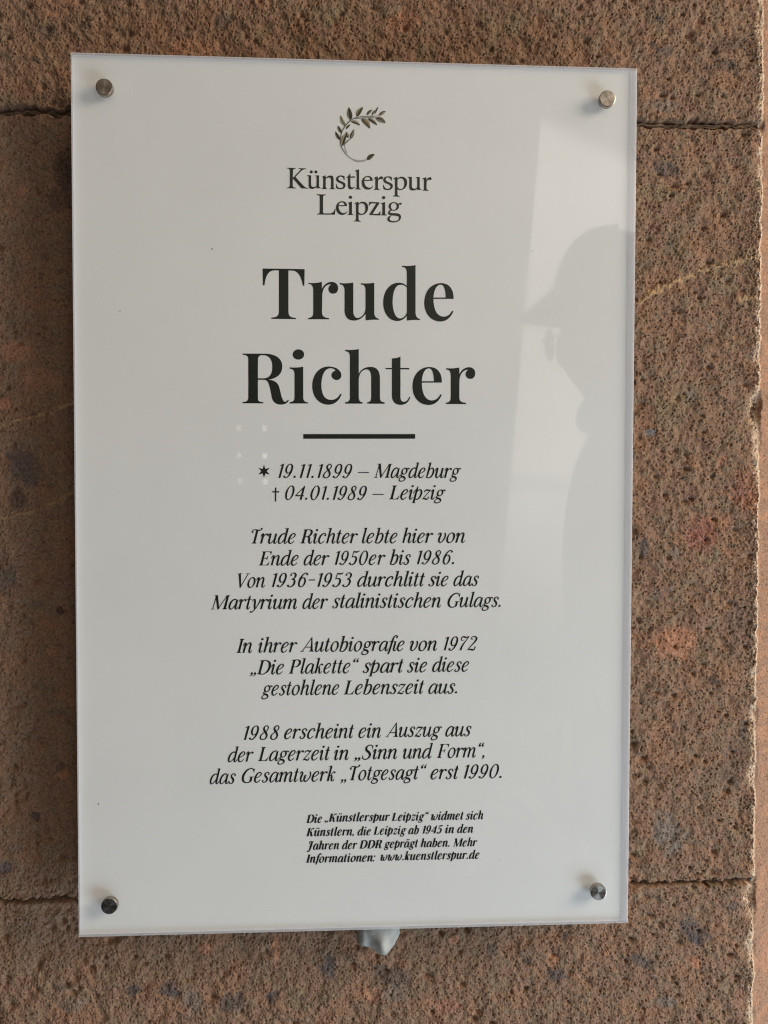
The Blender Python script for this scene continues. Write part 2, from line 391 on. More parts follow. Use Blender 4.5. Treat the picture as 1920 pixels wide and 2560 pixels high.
    # capitals
    new('M', 790).s((95, 10, 28), (112, 690, 28)).s((118, 700, 120), (365, 0, 84)).s((352, 20, 26), (625, 690, 26)).s((662, 0, TC), (662, 700, TC)).serif(10, 185, 0).serif(560, 775, 0, 662).serif(20, 150, 700, None, up=False).serif(620, 770, 700, None, up=False)
    new('L', 500).s((130, 0, TC), (130, 700, TC)).serif(20, 245, 700, 130, up=False).serif(20, 300, 0, 130).p((200, 0), (452, 0), (478, 185), (456, 185), (420, 90), (350, 34), (200, HR))
    new('T', 500).s((255, 0, TC), (255, 670, TC)).serif(140, 372, 0, 255).s((30, 560, 30), (34, 640, 32), (95, 688, 36), (230, 682, 44), (360, 664, 42), (440, 690, 30), (466, 745, 26)).ball(52, 575, 46).ball(450, 745, 44)
    def rp(g):
        return g.s((130, 0, TC), (130, 700, TC)).serif(20, 240, 0, 130).serif(20, 300, 700, 130, up=False).s((130, 688, 24), (290, 688, 30), (405, 636, 84), (438, 520, TC), (388, 396, 78), (280, 342, 28), (130, 336, 24))
    rp(new('P', 520))
    rp(new('R', 570)).s((260, 340, 30), (368, 300, 86), (405, 180, TC), (432, 55, 84), (490, 2, 44), (540, 40, 24), (566, 100, 18))
    new('E', 545).s((130, 0, TC), (130, 700, TC)).serif(20, 430, 0, 130).serif(20, 430, 700, 130, up=False).s((130, 360, 26), (350, 360, 26)).p((330, 270), (356, 270), (366, 460), (340, 460), (318, 380), (318, 345)).p((300, 0), (478, 0), (505, 185), (484, 185), (445, 85), (380, 34), (300, HR)).p((300, 700), (488, 700), (482, 535), (462, 535), (440, 620), (380, 668), (300, 700 - HR))
    new('F', 500).s((130, 0, TC), (130, 700, TC)).serif(20, 255, 0, 130).serif(20, 430, 700, 130, up=False).s((130, 350, 26), (340, 350, 26)).p((320, 260), (346, 260), (356, 450), (330, 450), (308, 370), (308, 335)).p((300, 700), (490, 700), (484, 525), (462, 525), (440, 615), (380, 668), (300, 700 - HR))
    new('V', 545).s((70, 700, 118), (275, -6, 70)).s((262, 0, 28), (500, 690, 28)).serif(-30, 195, 700, None, up=False).serif(405, 590, 700, None, up=False)
    new('I', 262).s((130, 0, TC), (130, 700, TC)).serif(18, 245, 0, 130).serif(18, 245, 700, 130, up=False)
    new('A', 580).s((45, 10, 28), (352, 700, 28)).p((325, 722), (368, 735), (560, 12), (440, 12)).s((150, 225, 26), (450, 225, 26)).serif(-35, 130, 0).serif(375, 620, 0, 500)
    new('D', 625).s((130, 0, TC), (130, 700, TC)).serif(20, 300, 0, 130).serif(20, 300, 700, 130, up=False).s((130, 688, 24), (300, 688, 32), (465, 600, 88), (542, 390, 114), (490, 150, 92), (345, 14, 32), (130, 12, 24))
    new('G', 620).s((545, 560, 24), (490, 655, 34), (385, 704, 36), (205, 620, 82), (88, 380, 112), (120, 125, 98), (270, -2, 44), (410, 6, 34), (500, 50, 50)).s((500, 40, 100), (500, 265, 100)).serif(400, 620, 292, None, up=False).p((552, 700), (568, 700), (572, 505), (548, 505), (525, 610))
    new('S', 490).s((425, 540, 24), (400, 640, 30), (325, 702, 32), (215, 698, 44), (125, 600, 84), (155, 470, 104), (310, 335, 116), (385, 190, 106), (330, 42, 62), (215, -4, 36), (105, 30, 34), (52, 150, 26)).p((412, 690), (430, 690), (436, 500), (416, 500), (396, 600)).p((40, 10), (58, 10), (62, 215), (40, 215))
    new('K', 590).s((130, 0, TC), (130, 700, TC)).serif(20, 240, 0, 130).serif(20, 240, 700, 130, up=False).s((150, 330, 24), (280, 420, 28), (360, 600, 40), (470, 690, 46)).ball(492, 640, 50).s((225, 370, 40), (330, 330, 88), (385, 180, TC), (420, 50, 78), (480, 2, 42), (530, 42, 24), (555, 105, 18))
    new('J', 430).s((60, 540, 28), (60, 640, 36), (130, 694, 56), (250, 660, 62), (390, 704, 28)).ball(80, 545, 42).s((300, 665, 70), (268, 560, TC), (240, 200, TC), (205, -40, 84), (130, -160, 40), (50, -165, 34)).ball(40, -130, 48)
    # figures
    new('1', 275).s((55, 612, 22), (112, 640, 26), (178, 680, 40)).p((135, 650), (228, 712), (222, 600), (135, 600)).s((180, 640, TS), (176, 0, 88))
    g = new('9', 432); ring(g, 212, 465, 132, 228, 84, 30, 0.1); g.s((345, 470, 84), (338, 320, 86), (285, 130, 60), (190, 8, 36), (90, 22, 30)).ball(78, 66, 50)
    g = new('6', 440); ring(g, 225, 232, 132, 230, 84, 30, 0.1); g.s((93, 232, 86), (102, 400, 86), (175, 600, 56), (275, 696, 36), (368, 682, 30)).ball(372, 634, 48)
    new('8', 448).s((322, 600, 46), (238, 696, 32), (140, 625, 56), (150, 505, 84), (275, 340, 94), (345, 200, 82), (320, 55, 58), (208, -2, 32), (90, 70, 62), (82, 215, 52), (185, 355, 30), (300, 470, 36), closed=True)
    g = new('0', 465); ring(g, 228, 350, 160, 350, 90, 28, 0.2)
    new('4', 455).s((372, 690, 28), (40, 205, 28)).s((28, 205, 46), (432, 205, 46)).p((290, 590), (382, 705), (382, 560), (290, 560)).s((336, 600, 90), (336, 0, 90))
    new('5', 430).s((125, 690, 24), (190, 655, 60), (290, 650, 66), (400, 700, 24)).s((130, 680, 26), (110, 385, 26)).s((110, 385, 26), (200, 422, 36), (305, 370, 78), (342, 235, 92), (300, 75, 72), (195, 0, 38), (90, 18, 30)).ball(78, 66, 50)
    new('3', 430).ball(100, 590, 44).s((74, 605, 26), (125, 686, 30), (215, 698, 44), (312, 600, 82), (285, 450, 60), (175, 385, 28)).s((175, 385, 28), (290, 362, 62), (345, 225, 92), (300, 70, 72), (195, 0, 38), (90, 18, 30)).ball(78, 66, 50)
    new('7', 420).s((175, 520, 24), (105, 500, 26), (58, 560, 28), (66, 650, 44), (140, 692, 66), (250, 655, 60), (400, 705, 26)).s((396, 700, 26), (262, 420, 48), (175, 180, 82), (160, 0, TS))
    new('2', 450).s((165, 585, 26), (100, 560, 26), (72, 615, 28), (125, 688, 32), (225, 700, 44), (328, 595, 86), (285, 430, 70), (150, 205, 34), (42, 10, 24)).s((42, 12, 28), (130, 52, 58), (240, 24, 82), (330, 22, 58), (372, 130, 24)).ball(362, 160, 36)
    new('.', 190).ball(98, 52, 56)
    new(':', 190).ball(75, 52, 58).ball(75, 440, 58)
    def com(g, x, y, k=1):
        g.ball(x, y, 54); return g.s((x + 34 * k, y + 8 * k, 44), (x + 30 * k, y - 60 * k, 40), (x - 40 * k, y - 150 * k, 16))
    com(new(',', 175), 85, 52)
    g = new('„', 330); com(g, 85, 52); com(g, 240, 52)
    g = new('“', 330); com(g, 95, 590, -1); com(g, 250, 590, -1)
    new('–', 600).s((20, 262, 30), (575, 262, 30))
    new('‒', 360).s((30, 345, 42), (330, 345, 42))
    return F


FACE = face()


def word(txt, bold=0.0, track=0.0, slant=SLANT):
    """polygons of a word in em units / 1000, with its bounding box"""
    polys, x = [], 0.0
    i = 0
    for ch in txt:
        g = FACE[ch]
        if ch in 'fﬁ' and i:
            x -= 75
        i += 1
        for pts, closed in g.st:
            q = [(x + a, b, 18 + 0.82 * w + max(0, w - 18) * bold) for a, b, w in pts]
            for quad in stroke(q, closed):
                polys.append(quad)
        for it in g.pl:
            if it[0] == 'ball':
                r = 1 + 0.28 * bold
                polys.append(oval(x + it[1], it[2], it[3] * r, it[4] * r, 20))
            else:
                polys.append([(x + a, b) for a, b in it[1]])
        x += g.adv + track + 45 * bold
    polys = [[(a + b * slant, b) for a, b in p] for p in polys]
    xs = [a for p in polys for a, b in p]
    return polys, min(xs), max(xs)


# words with their left and right edge and baseline in the photograph's pixels: (text, x0, x1, y0, y1)
LINES = [
    ('date_lettering', 0.0, [('19.11.1899', 696.4, 881, 1194.6), ('–', 894.6, 922.4, 1194.4), ('Magdeburg', 935.3, 1152.6, 1194.2),
                             ('04.01.1989', 712.8, 917.5, 1249.4), ('–', 931.1, 959.3, 1249), ('Leipzig', 972.9, 1114.3, 1248.5)]),
    ('paragraph_lettering', 0.0, [
        ('Trude', 629, 739.7, 1358.9), ('Richter', 751, 895.4, 1358.5), ('lebte', 904.8, 994, 1357.8), ('hier', 1005.7, 1083.5, 1357.3), ('von', 1094.3, 1163, 1356.8),
        ('Ende', 647, 746.9, 1413.6), ('der', 759.2, 824, 1413), ('1950er', 837.5, 964.1, 1412.2), ('bis', 974.4, 1027.4, 1411.4), ('1986.', 1042.4, 1135.6, 1410.7),
        ('Von', 594.3, 663, 1468.7), ('1936‒1953', 680, 880.4, 1467.6), ('durchlitt', 893, 1062.5, 1466.2), ('sie', 1071.3, 1121.6, 1465.2), ('das', 1133.5, 1197.7, 1464.7),
        ('Martyrium', 527.2, 743.2, 1523.4), ('der', 756.2, 820.8, 1521.8), ('stalinistischen', 830.7, 1102.6, 1520), ('Gulags.', 1118.7, 1251.5, 1517.8)]),
    ('paragraph_lettering', 0.0, [
        ('In', 590.8, 631, 1632.2), ('ihrer', 646.3, 743.9, 1631.4), ('Autobiograﬁe', 751, 1011.7, 1629.2), ('von', 1024.6, 1092.9, 1627.2), ('1972', 1109.4, 1193.9, 1626.2),
        ('„Die', 624.8, 710.2, 1686), ('Plakette“', 722, 898.3, 1684.2), ('spart', 906.9, 1009.3, 1682), ('sie', 1017.9, 1068, 1680.6), ('diese', 1080.5, 1172.8, 1679.4),
        ('gestohlene', 653.2, 848.5, 1738.6), ('Lebenszeit', 859.3, 1061, 1736.2), ('aus.', 1071, 1143, 1734.2)]),
    ('paragraph_lettering', 0.0, [
        ('1988', 610.1, 699, 1849.7), ('erscheint', 710.4, 885.6, 1847.2), ('ein', 896, 952.9, 1844.6), ('Auszug', 963.5, 1105, 1842.8), ('aus', 1113.4, 1179, 1840.8),
        ('der', 569.6, 634.4, 1905), ('Lagerzeit', 645.1, 825.6, 1902.6), ('in', 835.7, 872.3, 1900), ('„Sinn', 885.2, 993.3, 1898.6), ('und', 1007.6, 1082.6, 1896.6), ('Form“,', 1092.3, 1211.5, 1894.8),
        ('das', 524.2, 590.2, 1960), ('Gesamtwerk', 604.4, 839.4, 1956.6), ('„', 851.3, 866, 1953.4), ('Totgesagt“', 874.6, 1067.4, 1950.8), ('erst', 1076.3, 1147.5, 1948), ('1990.', 1159.7, 1254.2, 1946.4)]),
    ("small_print", 0.72, [
        ('Die', 766, 805.7, 2057.4), ('„Künstlerspur', 811, 975, 2054.6), ('Leipzig“', 979.6, 1072.2, 2052.2), ('widmet', 1077.8, 1159, 2050.2), ('sich', 1164.7, 1208, 2048.8),
        ('Künstlern,', 766, 885, 2090.6), ('die', 893.5, 927.8, 2088.4), ('Leipzig', 934, 1016.5, 2086.8), ('ab', 1020.7, 1047.8, 2085.4), ('1945', 1056.4, 1107.6, 2084.2), ('in', 1113, 1135, 2083.2), ('den', 1142.5, 1182.7, 2082.4),
        ('Jahren', 766.8, 847.7, 2124.4), ('der', 855, 893.5, 2122.8), ('DDR', 898.7, 955.6, 2121.4), ('geprägt', 959.5, 1045.3, 2119.6), ('haben.', 1051.5, 1124, 2118), ('Mehr', 1132.5, 1193.5, 2116.6),
        ('Informationen:', 765.3, 938.9, 2157), ('www.kuenstlerspur.de', 951.4, 1199, 2151.6)]),
]

from mathutils import noise as pnoise

# ------------------------------------------------------------------ helpers
def smoothstep_(v, lo, hi):
    t = min(1.0, max(0.0, (v - lo) / (hi - lo)))
    return t * t * (3 - 2 * t)



rng = np.random.default_rng(7)
random.seed(5)


def tag(o, label=None, cat=None, group=None, kind=None):
    for k, v in (('label', label), ('category', cat), ('group', group), ('kind', kind)):
        if v:
            o[k] = v
    return o


def link(o, parent=None):
    COL.objects.link(o)
    if parent is not None:
        o.parent = parent
        o.matrix_parent_inverse = Matrix.Identity(4)
    return o


def empty(name, loc=(0, 0, 0)):
    o = bpy.data.objects.new(name, None)
    o.empty_display_size = 0.05
    o.location = loc
    return link(o)


def mesh_obj(name, verts, faces, mats, parent=None, smooth=False, midx=None):
    me = bpy.data.meshes.new(name)
    me.from_pydata([tuple(v) for v in verts], [], faces)
    for m in (mats if isinstance(mats, (list, tuple)) else [mats]):
        me.materials.append(m)
    if midx is not None:
        me.polygons.foreach_set('material_index', midx)
    if smooth:
        me.polygons.foreach_set('use_smooth', [True] * len(me.polygons))
    me.update()
    return link(bpy.data.objects.new(name, me), parent)


def bm_obj(name, bm, mat, parent=None, smooth=False):
    bmesh.ops.recalc_face_normals(bm, faces=bm.faces)
    me = bpy.data.meshes.new(name)
    bm.to_mesh(me)
    bm.free()
    me.materials.append(mat)
    if smooth:
        me.polygons.foreach_set('use_smooth', [True] * len(me.polygons))
    return link(bpy.data.objects.new(name, me), parent)


def mat(name):
    m = bpy.data.materials.new(name)
    m.use_nodes = True
    nt = m.node_tree
    return m, nt, nt.nodes['Principled BSDF']


def noise(nt, scale, detail=4, rough=0.55, coord='Object'):
    tc = nt.nodes.new('ShaderNodeTexCoord')
    n = nt.nodes.new('ShaderNodeTexNoise')
    n.inputs['Scale'].default_value = scale
    n.inputs['Detail'].default_value = detail
    n.inputs['Roughness'].default_value = rough
    nt.links.new(tc.outputs[coord], n.inputs['Vector'])
    return n


def ramp(nt, src, stops):
    r = nt.nodes.new('ShaderNodeValToRGB')
    e = r.color_ramp.elements
    while len(e) < len(stops):
        e.new(0.5)
    for k, (p, c) in enumerate(stops):
        e[k].position = p
        e[k].color = (*c, 1) if len(c) == 3 else c
    nt.links.new(src, r.inputs['Fac'])
    return r


def simple(name, col, rough=0.6, metal=0.0, var=0.12, scale=60):
    m, nt, b = mat(name)
    n = noise(nt, scale)
    lo = tuple(c * (1 - var) for c in col)
    hi = tuple(min(1, c * (1 + var)) for c in col)
    r = ramp(nt, n.outputs['Fac'], [(0.3, lo), (0.7, hi)])
    nt.links.new(r.outputs['Color'], b.inputs['Base Color'])
    b.inputs['Roughness'].default_value = rough
    b.inputs['Metallic'].default_value = metal
    return m


# ------------------------------------------------------------------ materials
def stone_material():
    m, nt, b = mat('porous_red_stone')
    at = nt.nodes.new('ShaderNodeAttribute')
    at.attribute_name = 'stone_colour'
    n1 = noise(nt, 900, 3, 0.6)
    r1 = ramp(nt, n1.outputs['Fac'], [(0.3, (0.66, 0.64, 0.62)), (0.5, (1, 1, 1)), (0.72, (1.36, 1.30, 1.22))])
    mx = nt.nodes.new('ShaderNodeMix')
    mx.data_type = 'RGBA'
    mx.blend_type = 'MULTIPLY'
    mx.inputs['Factor'].default_value = 1.0
    nt.links.new(at.outputs['Color'], mx.inputs['A'])
    nt.links.new(r1.outputs['Color'], mx.inputs['B'])
    nt.links.new(mx.outputs['Result'], b.inputs['Base Color'])
    b.inputs['Roughness'].default_value = 0.92
    b.inputs['Specular IOR Level'].default_value = 0.25
    n2 = noise(nt, 1500, 3, 0.6)
    bp = nt.nodes.new('ShaderNodeBump')
    bp.inputs['Strength'].default_value = 0.4
    bp.inputs['Distance'].default_value = 0.0004
    nt.links.new(n2.outputs['Fac'], bp.inputs['Height'])
    nt.links.new(bp.outputs['Normal'], b.inputs['Normal'])
    return m


def cover_material():
    """clear acrylic sheet: mirror-like by Fresnel, otherwise lets light straight through"""
    m = bpy.data.materials.new('clear_acrylic')
    m.use_nodes = True
    nt = m.node_tree
    nt.nodes.clear()
    out = nt.nodes.new('ShaderNodeOutputMaterial')
    mix = nt.nodes.new('ShaderNodeMixShader')
    lw = nt.nodes.new('ShaderNodeLayerWeight')          # Schlick's Fresnel, the same from both sides of the sheet
    lw.inputs['Blend'].default_value = 0.5
    pw = nt.nodes.new('ShaderNodeMath')
    pw.operation = 'POWER'
    pw.inputs[1].default_value = 5.0
    fr = nt.nodes.new('ShaderNodeMath')
    fr.operation = 'MULTIPLY_ADD'
    fr.inputs[1].default_value = 0.95
    fr.inputs[2].default_value = 0.048
    nt.links.new(lw.outputs['Facing'], pw.inputs[0])
    nt.links.new(pw.outputs[0], fr.inputs[0])
    tr = nt.nodes.new('ShaderNodeBsdfTransparent')
    tr.inputs['Color'].default_value = (0.985, 0.99, 0.985, 1)
    gl = nt.nodes.new('ShaderNodeBsdfGlossy')
    n = noise(nt, 22, 5, 0.6)
    r = ramp(nt, n.outputs['Fac'], [(0.35, (0.012,) * 3), (0.72, (0.05,) * 3)])
    nt.links.new(r.outputs['Color'], gl.inputs['Roughness'])
    nt.links.new(fr.outputs[0], mix.inputs['Fac'])
    nt.links.new(tr.outputs[0], mix.inputs[1])
    nt.links.new(gl.outputs[0], mix.inputs[2])
    nt.links.new(mix.outputs[0], out.inputs['Surface'])
    return m


def white_board():
    m, nt, b = mat('satin_white_board')
    n = noise(nt, 14, 5, 0.6)
    r = ramp(nt, n.outputs['Fac'], [(0.3, (0.760, 0.760, 0.752)), (0.7, (0.794, 0.793, 0.786))])
    nt.links.new(r.outputs['Color'], b.inputs['Base Color'])
    b.inputs['Roughness'].default_value = 0.7
    b.inputs['Specular IOR Level'].default_value = 0.0
    return m


def ink_material(name, col):
    m, nt, b = mat(name)
    n = noise(nt, 300, 3)
    r = ramp(nt, n.outputs['Fac'], [(0.3, tuple(c * 0.85 for c in col)), (0.7, tuple(c * 1.15 for c in col))])
    nt.links.new(r.outputs['Color'], b.inputs['Base Color'])
    b.inputs['Roughness'].default_value = 0.6
    b.inputs['Specular IOR Level'].default_value = 0.1
    return m


def steel_material():
    m, nt, b = mat('turned_steel')
    n = noise(nt, 400, 3)
    r = ramp(nt, n.outputs['Fac'], [(0.3, (0.33, 0.295, 0.255)), (0.7, (0.43, 0.39, 0.34))])
    nt.links.new(r.outputs['Color'], b.inputs['Base Color'])
    b.inputs['Metallic'].default_value = 1.0
    b.inputs['Roughness'].default_value = 0.24
    b.inputs['Anisotropic'].default_value = 0.9
    tg = nt.nodes.new('ShaderNodeTangent')
    tg.direction_type = 'RADIAL'
    tg.axis = 'Y'
    nt.links.new(tg.outputs[0], b.inputs['Tangent'])
    # fine turning rings
    tc = nt.nodes.new('ShaderNodeTexCoord')
    wv = nt.nodes.new('ShaderNodeTexWave')
    wv.wave_type = 'RINGS'
    wv.rings_direction = 'Y'
    wv.inputs['Scale'].default_value = 900
    bp = nt.nodes.new('ShaderNodeBump')
    bp.inputs['Strength'].default_value = 0.02
    bp.inputs['Distance'].default_value = 0.0001
    nt.links.new(tc.outputs['Object'], wv.inputs['Vector'])
    nt.links.new(wv.outputs['Fac'], bp.inputs['Height'])
    nt.links.new(bp.outputs['Normal'], b.inputs['Normal'])
    return m


def edge_material():
    """sawn acrylic edge: frosted, lets half of the light through"""
    m = bpy.data.materials.new('frosted_acrylic_edge')
    m.use_nodes = True
    nt = m.node_tree
    nt.nodes.clear()
    out = nt.nodes.new('ShaderNodeOutputMaterial')
    n = noise(nt, 200, 3)
    r = ramp(nt, n.outputs['Fac'], [(0.3, (0.82, 0.83, 0.87)), (0.7, (0.88, 0.885, 0.92))])
    df = nt.nodes.new('ShaderNodeBsdfDiffuse')
    tl = nt.nodes.new('ShaderNodeBsdfTranslucent')
    tr = nt.nodes.new('ShaderNodeBsdfTransparent')
    m1 = nt.nodes.new('ShaderNodeMixShader')
    m2 = nt.nodes.new('ShaderNodeMixShader')
    m1.inputs['Fac'].default_value = 0.5
    m2.inputs['Fac'].default_value = 0.30
    nt.links.new(r.outputs['Color'], df.inputs['Color'])
    nt.links.new(r.outputs['Color'], tl.inputs['Color'])
    nt.links.new(df.outputs[0], m1.inputs[1])
    nt.links.new(tl.outputs[0], m1.inputs[2])
    nt.links.new(m1.outputs[0], m2.inputs[1])
    nt.links.new(tr.outputs[0], m2.inputs[2])
    nt.links.new(m2.outputs[0], out.inputs['Surface'])
    return m


M_STONE = stone_material()
M_COVER = cover_material()
M_BOARD = white_board()
M_EDGE = edge_material()
M_BAND = simple('edge_reflection_colour', (0.78, 0.785, 0.82), 0.6, 0, 0.02)
M_INK = ink_material('black_green_ink', (0.012, 0.016, 0.013))
M_LOGOINK = ink_material('dark_grey_green_ink', (0.022, 0.026, 0.021))
M_STEEL = steel_material()

# ------------------------------------------------------------------ the stone wall
GAP = 0.032                                         # from the plaque's front face to the wall
STEP = 0.00045
X0, Z0, Z1 = -0.330, -0.395, 0.395
ARRIS_T = on_plane(1908, 0, GAP)
ARRIS_B = on_plane(1880, 2560, GAP)
JOINT_UP = (on_plane(0, 276, GAP).z, on_plane(1900, 313, GAP).z)
JOINT_LO = (on_plane(0, 2253, GAP).z, on_plane(1880, 2204, GAP).z)


def arris_x(z):
    t = (z - ARRIS_B.z) / (ARRIS_T.z - ARRIS_B.z)
    return ARRIS_B.x + (ARRIS_T.x - ARRIS_B.x) * t


XA = 0.5 * (ARRIS_T.x + ARRIS_B.x)
NX = int((XA - X0) / STEP)
NZ = int((Z1 - Z0) / STEP)


def band(nz, nx, lo, hi, seed, slope=0.0):
    """band-limited random field, wavelengths lo..hi metres, mean 0 and deviation 1"""
    g = np.random.default_rng(seed)
    f = np.fft.rfft2(g.standard_normal((nz, nx)))
    kz = np.fft.fftfreq(nz, STEP)[:, None]
    kx = np.fft.rfftfreq(nx, STEP)[None, :]
    k = np.hypot(kz, kx) + 1e-9
    w = np.exp(-(k * lo) ** 2 * 0.7) * (1 - np.exp(-(k * hi) ** 2 * 1.5)) * k ** (-slope)
    a = np.fft.irfft2(f * w, s=(nz, nx))
    return (a - a.mean()) / a.std()


def smooth(a, lo, hi):
    t = np.clip((a - lo) / (hi - lo), 0, 1)
    return t * t * (3 - 2 * t)


def mixc(c, col, m):
    return c + (np.array(col) - c) * m[..., None]


zz = np.linspace(Z0, Z1, NZ)
u = np.linspace(0, 1, NX)
edge_rough = np.cumsum(rng.standard_normal(NZ)) * 0.00008
k = 41
edge_rough -= np.convolve(np.pad(edge_rough, k, mode='edge'), np.ones(2 * k + 1) / (2 * k + 1), 'valid')
edge_rough += 0.0004 * rng.standard_normal(NZ)
edge_rough = np.convolve(np.pad(edge_rough, 2, mode='edge'), np.ones(5) / 5, 'valid')
xa = np.array([arris_x(z) for z in zz]) + edge_rough * 1.3
chip = np.zeros(NZ)
for _ in range(26):
    c = rng.uniform(Z0, Z1)
    w_ = rng.uniform(0.003, 0.012)
    chip += rng.uniform(0.0006, 0.0030) * np.exp(-((zz - c) / w_) ** 2)
for cz, dep in ((on_plane(1885, 1020, GAP).z, 0.004), (on_plane(1875, 2240, GAP).z, 0.004), (on_plane(1882, 1940, GAP).z, 0.003)):
    chip += dep * np.exp(-((zz - cz) / 0.008) ** 2)
XX = X0 + u[None, :] * (xa[:, None] - X0)
ZZ = np.repeat(zz[:, None], NX, 1)

n_fine = band(NZ, NX, 0.0011, 0.0040, 1)
n_pit = band(NZ, NX, 0.0015, 0.0050, 2)
n_mid = band(NZ, NX, 0.006, 0.03, 3)
n_big = band(NZ, NX, 0.02, 0.12, 4)
n_col = band(NZ, NX, 0.010, 0.05, 5)
n_tint = band(NZ, NX, 0.025, 0.15, 6)
n_grain = band(NZ, NX, 0.0009, 0.003, 8)

height = 0.00015 * n_fine + 0.00030 * n_mid + 0.0004 * n_big
height -= 0.0015 * smooth(n_pit + 0.25 * n_mid + 0.2 * n_fine, 1.30, 1.75)
# single deeper pores
pores = 0.0 * height
for _ in range(1500):
    px_, pz_ = rng.uniform(X0, XA), rng.uniform(Z0, Z1)
    r_ = abs(rng.normal(0.0010, 0.0006)) + 0.0006
    i0, i1 = np.searchsorted(zz, (pz_ - 3 * r_, pz_ + 3 * r_))
    j0, j1 = max(0, int((px_ - 3 * r_ - X0) / STEP)), min(NX, int((px_ + 3 * r_ - X0) / STEP) + 1)
    if i1 > i0 and j1 > j0:
        d2 = ((XX[i0:i1, j0:j1] - px_) / (r_ * rng.uniform(0.8, 1.6))) ** 2 + ((ZZ[i0:i1, j0:j1] - pz_) / r_) ** 2
        pores[i0:i1, j0:j1] = np.maximum(pores[i0:i1, j0:j1], np.exp(-d2 * 1.2) * min(0.0024, r_ * 1.7))
height -= pores
# towards the broken arris the face is rougher and chipped away
da = xa[:, None] - XX
height -= (chip[:, None] * smooth(0.010 - da, 0.0, 0.010)) * (0.7 + 0.3 * n_fine.clip(-1, 2))
height += 0.00035 * n_fine * smooth(0.014 - da, 0, 0.014)

# colours of the stone: red-brown ground, greyer and more orange areas, separate fragments
colr = np.empty((NZ, NX, 3))
colr[:] = (0.250, 0.156, 0.103)
colr = mixc(colr, (0.222, 0.162, 0.108), 0.7 * smooth(n_col, -0.1, 1.5))
colr = mixc(colr, (0.305, 0.160, 0.096), 0.5 * smooth(n_tint, 0.2, 1.6))
colr = mixc(colr, (0.250, 0.135, 0.105), 0.45 * smooth(-n_col - 0.4 * n_tint, 0.7, 2.0))
colr = mixc(colr, (0.355, 0.235, 0.160), 0.28 * smooth(n_grain, 0.4, 1.8))
colr = mixc(colr, (0.150, 0.078, 0.058), 0.28 * smooth(-n_grain + 0.3 * n_pit, 0.7, 1.9))
warp = 0.35 * n_mid + 0.22 * n_fine


def fragment(px, py, rx, ry, col, amt=0.8, rot=0.0):
    """an embedded fragment of other rock, seen at px, py with radii in photograph pixels"""
    p = on_plane(px, py, GAP)
    s = on_plane(px + 100, py, GAP).x - p.x
    rx, ry = rx * s / 100, ry * s / 100
    c, n = math.cos(rot), math.sin(rot)
    R = max(rx, ry) * 2.2
    i0, i1 = np.searchsorted(zz, (p.z - R, p.z + R))
    j0, j1 = max(0, int((p.x - R - X0) / STEP)), min(NX, int((p.x + R - X0) / STEP) + 1)
    if i1 <= i0 or j1 <= j0:
        return
    dx, dz = XX[i0:i1, j0:j1] - p.x, ZZ[i0:i1, j0:j1] - p.z
    d = np.hypot((dx * c + dz * n) / rx, (-dx * n + dz * c) / ry) + 0.38 * warp[i0:i1, j0:j1]
    colr[i0:i1, j0:j1] = mixc(colr[i0:i1, j0:j1], col, amt * smooth(-d, -1.15, -0.65))


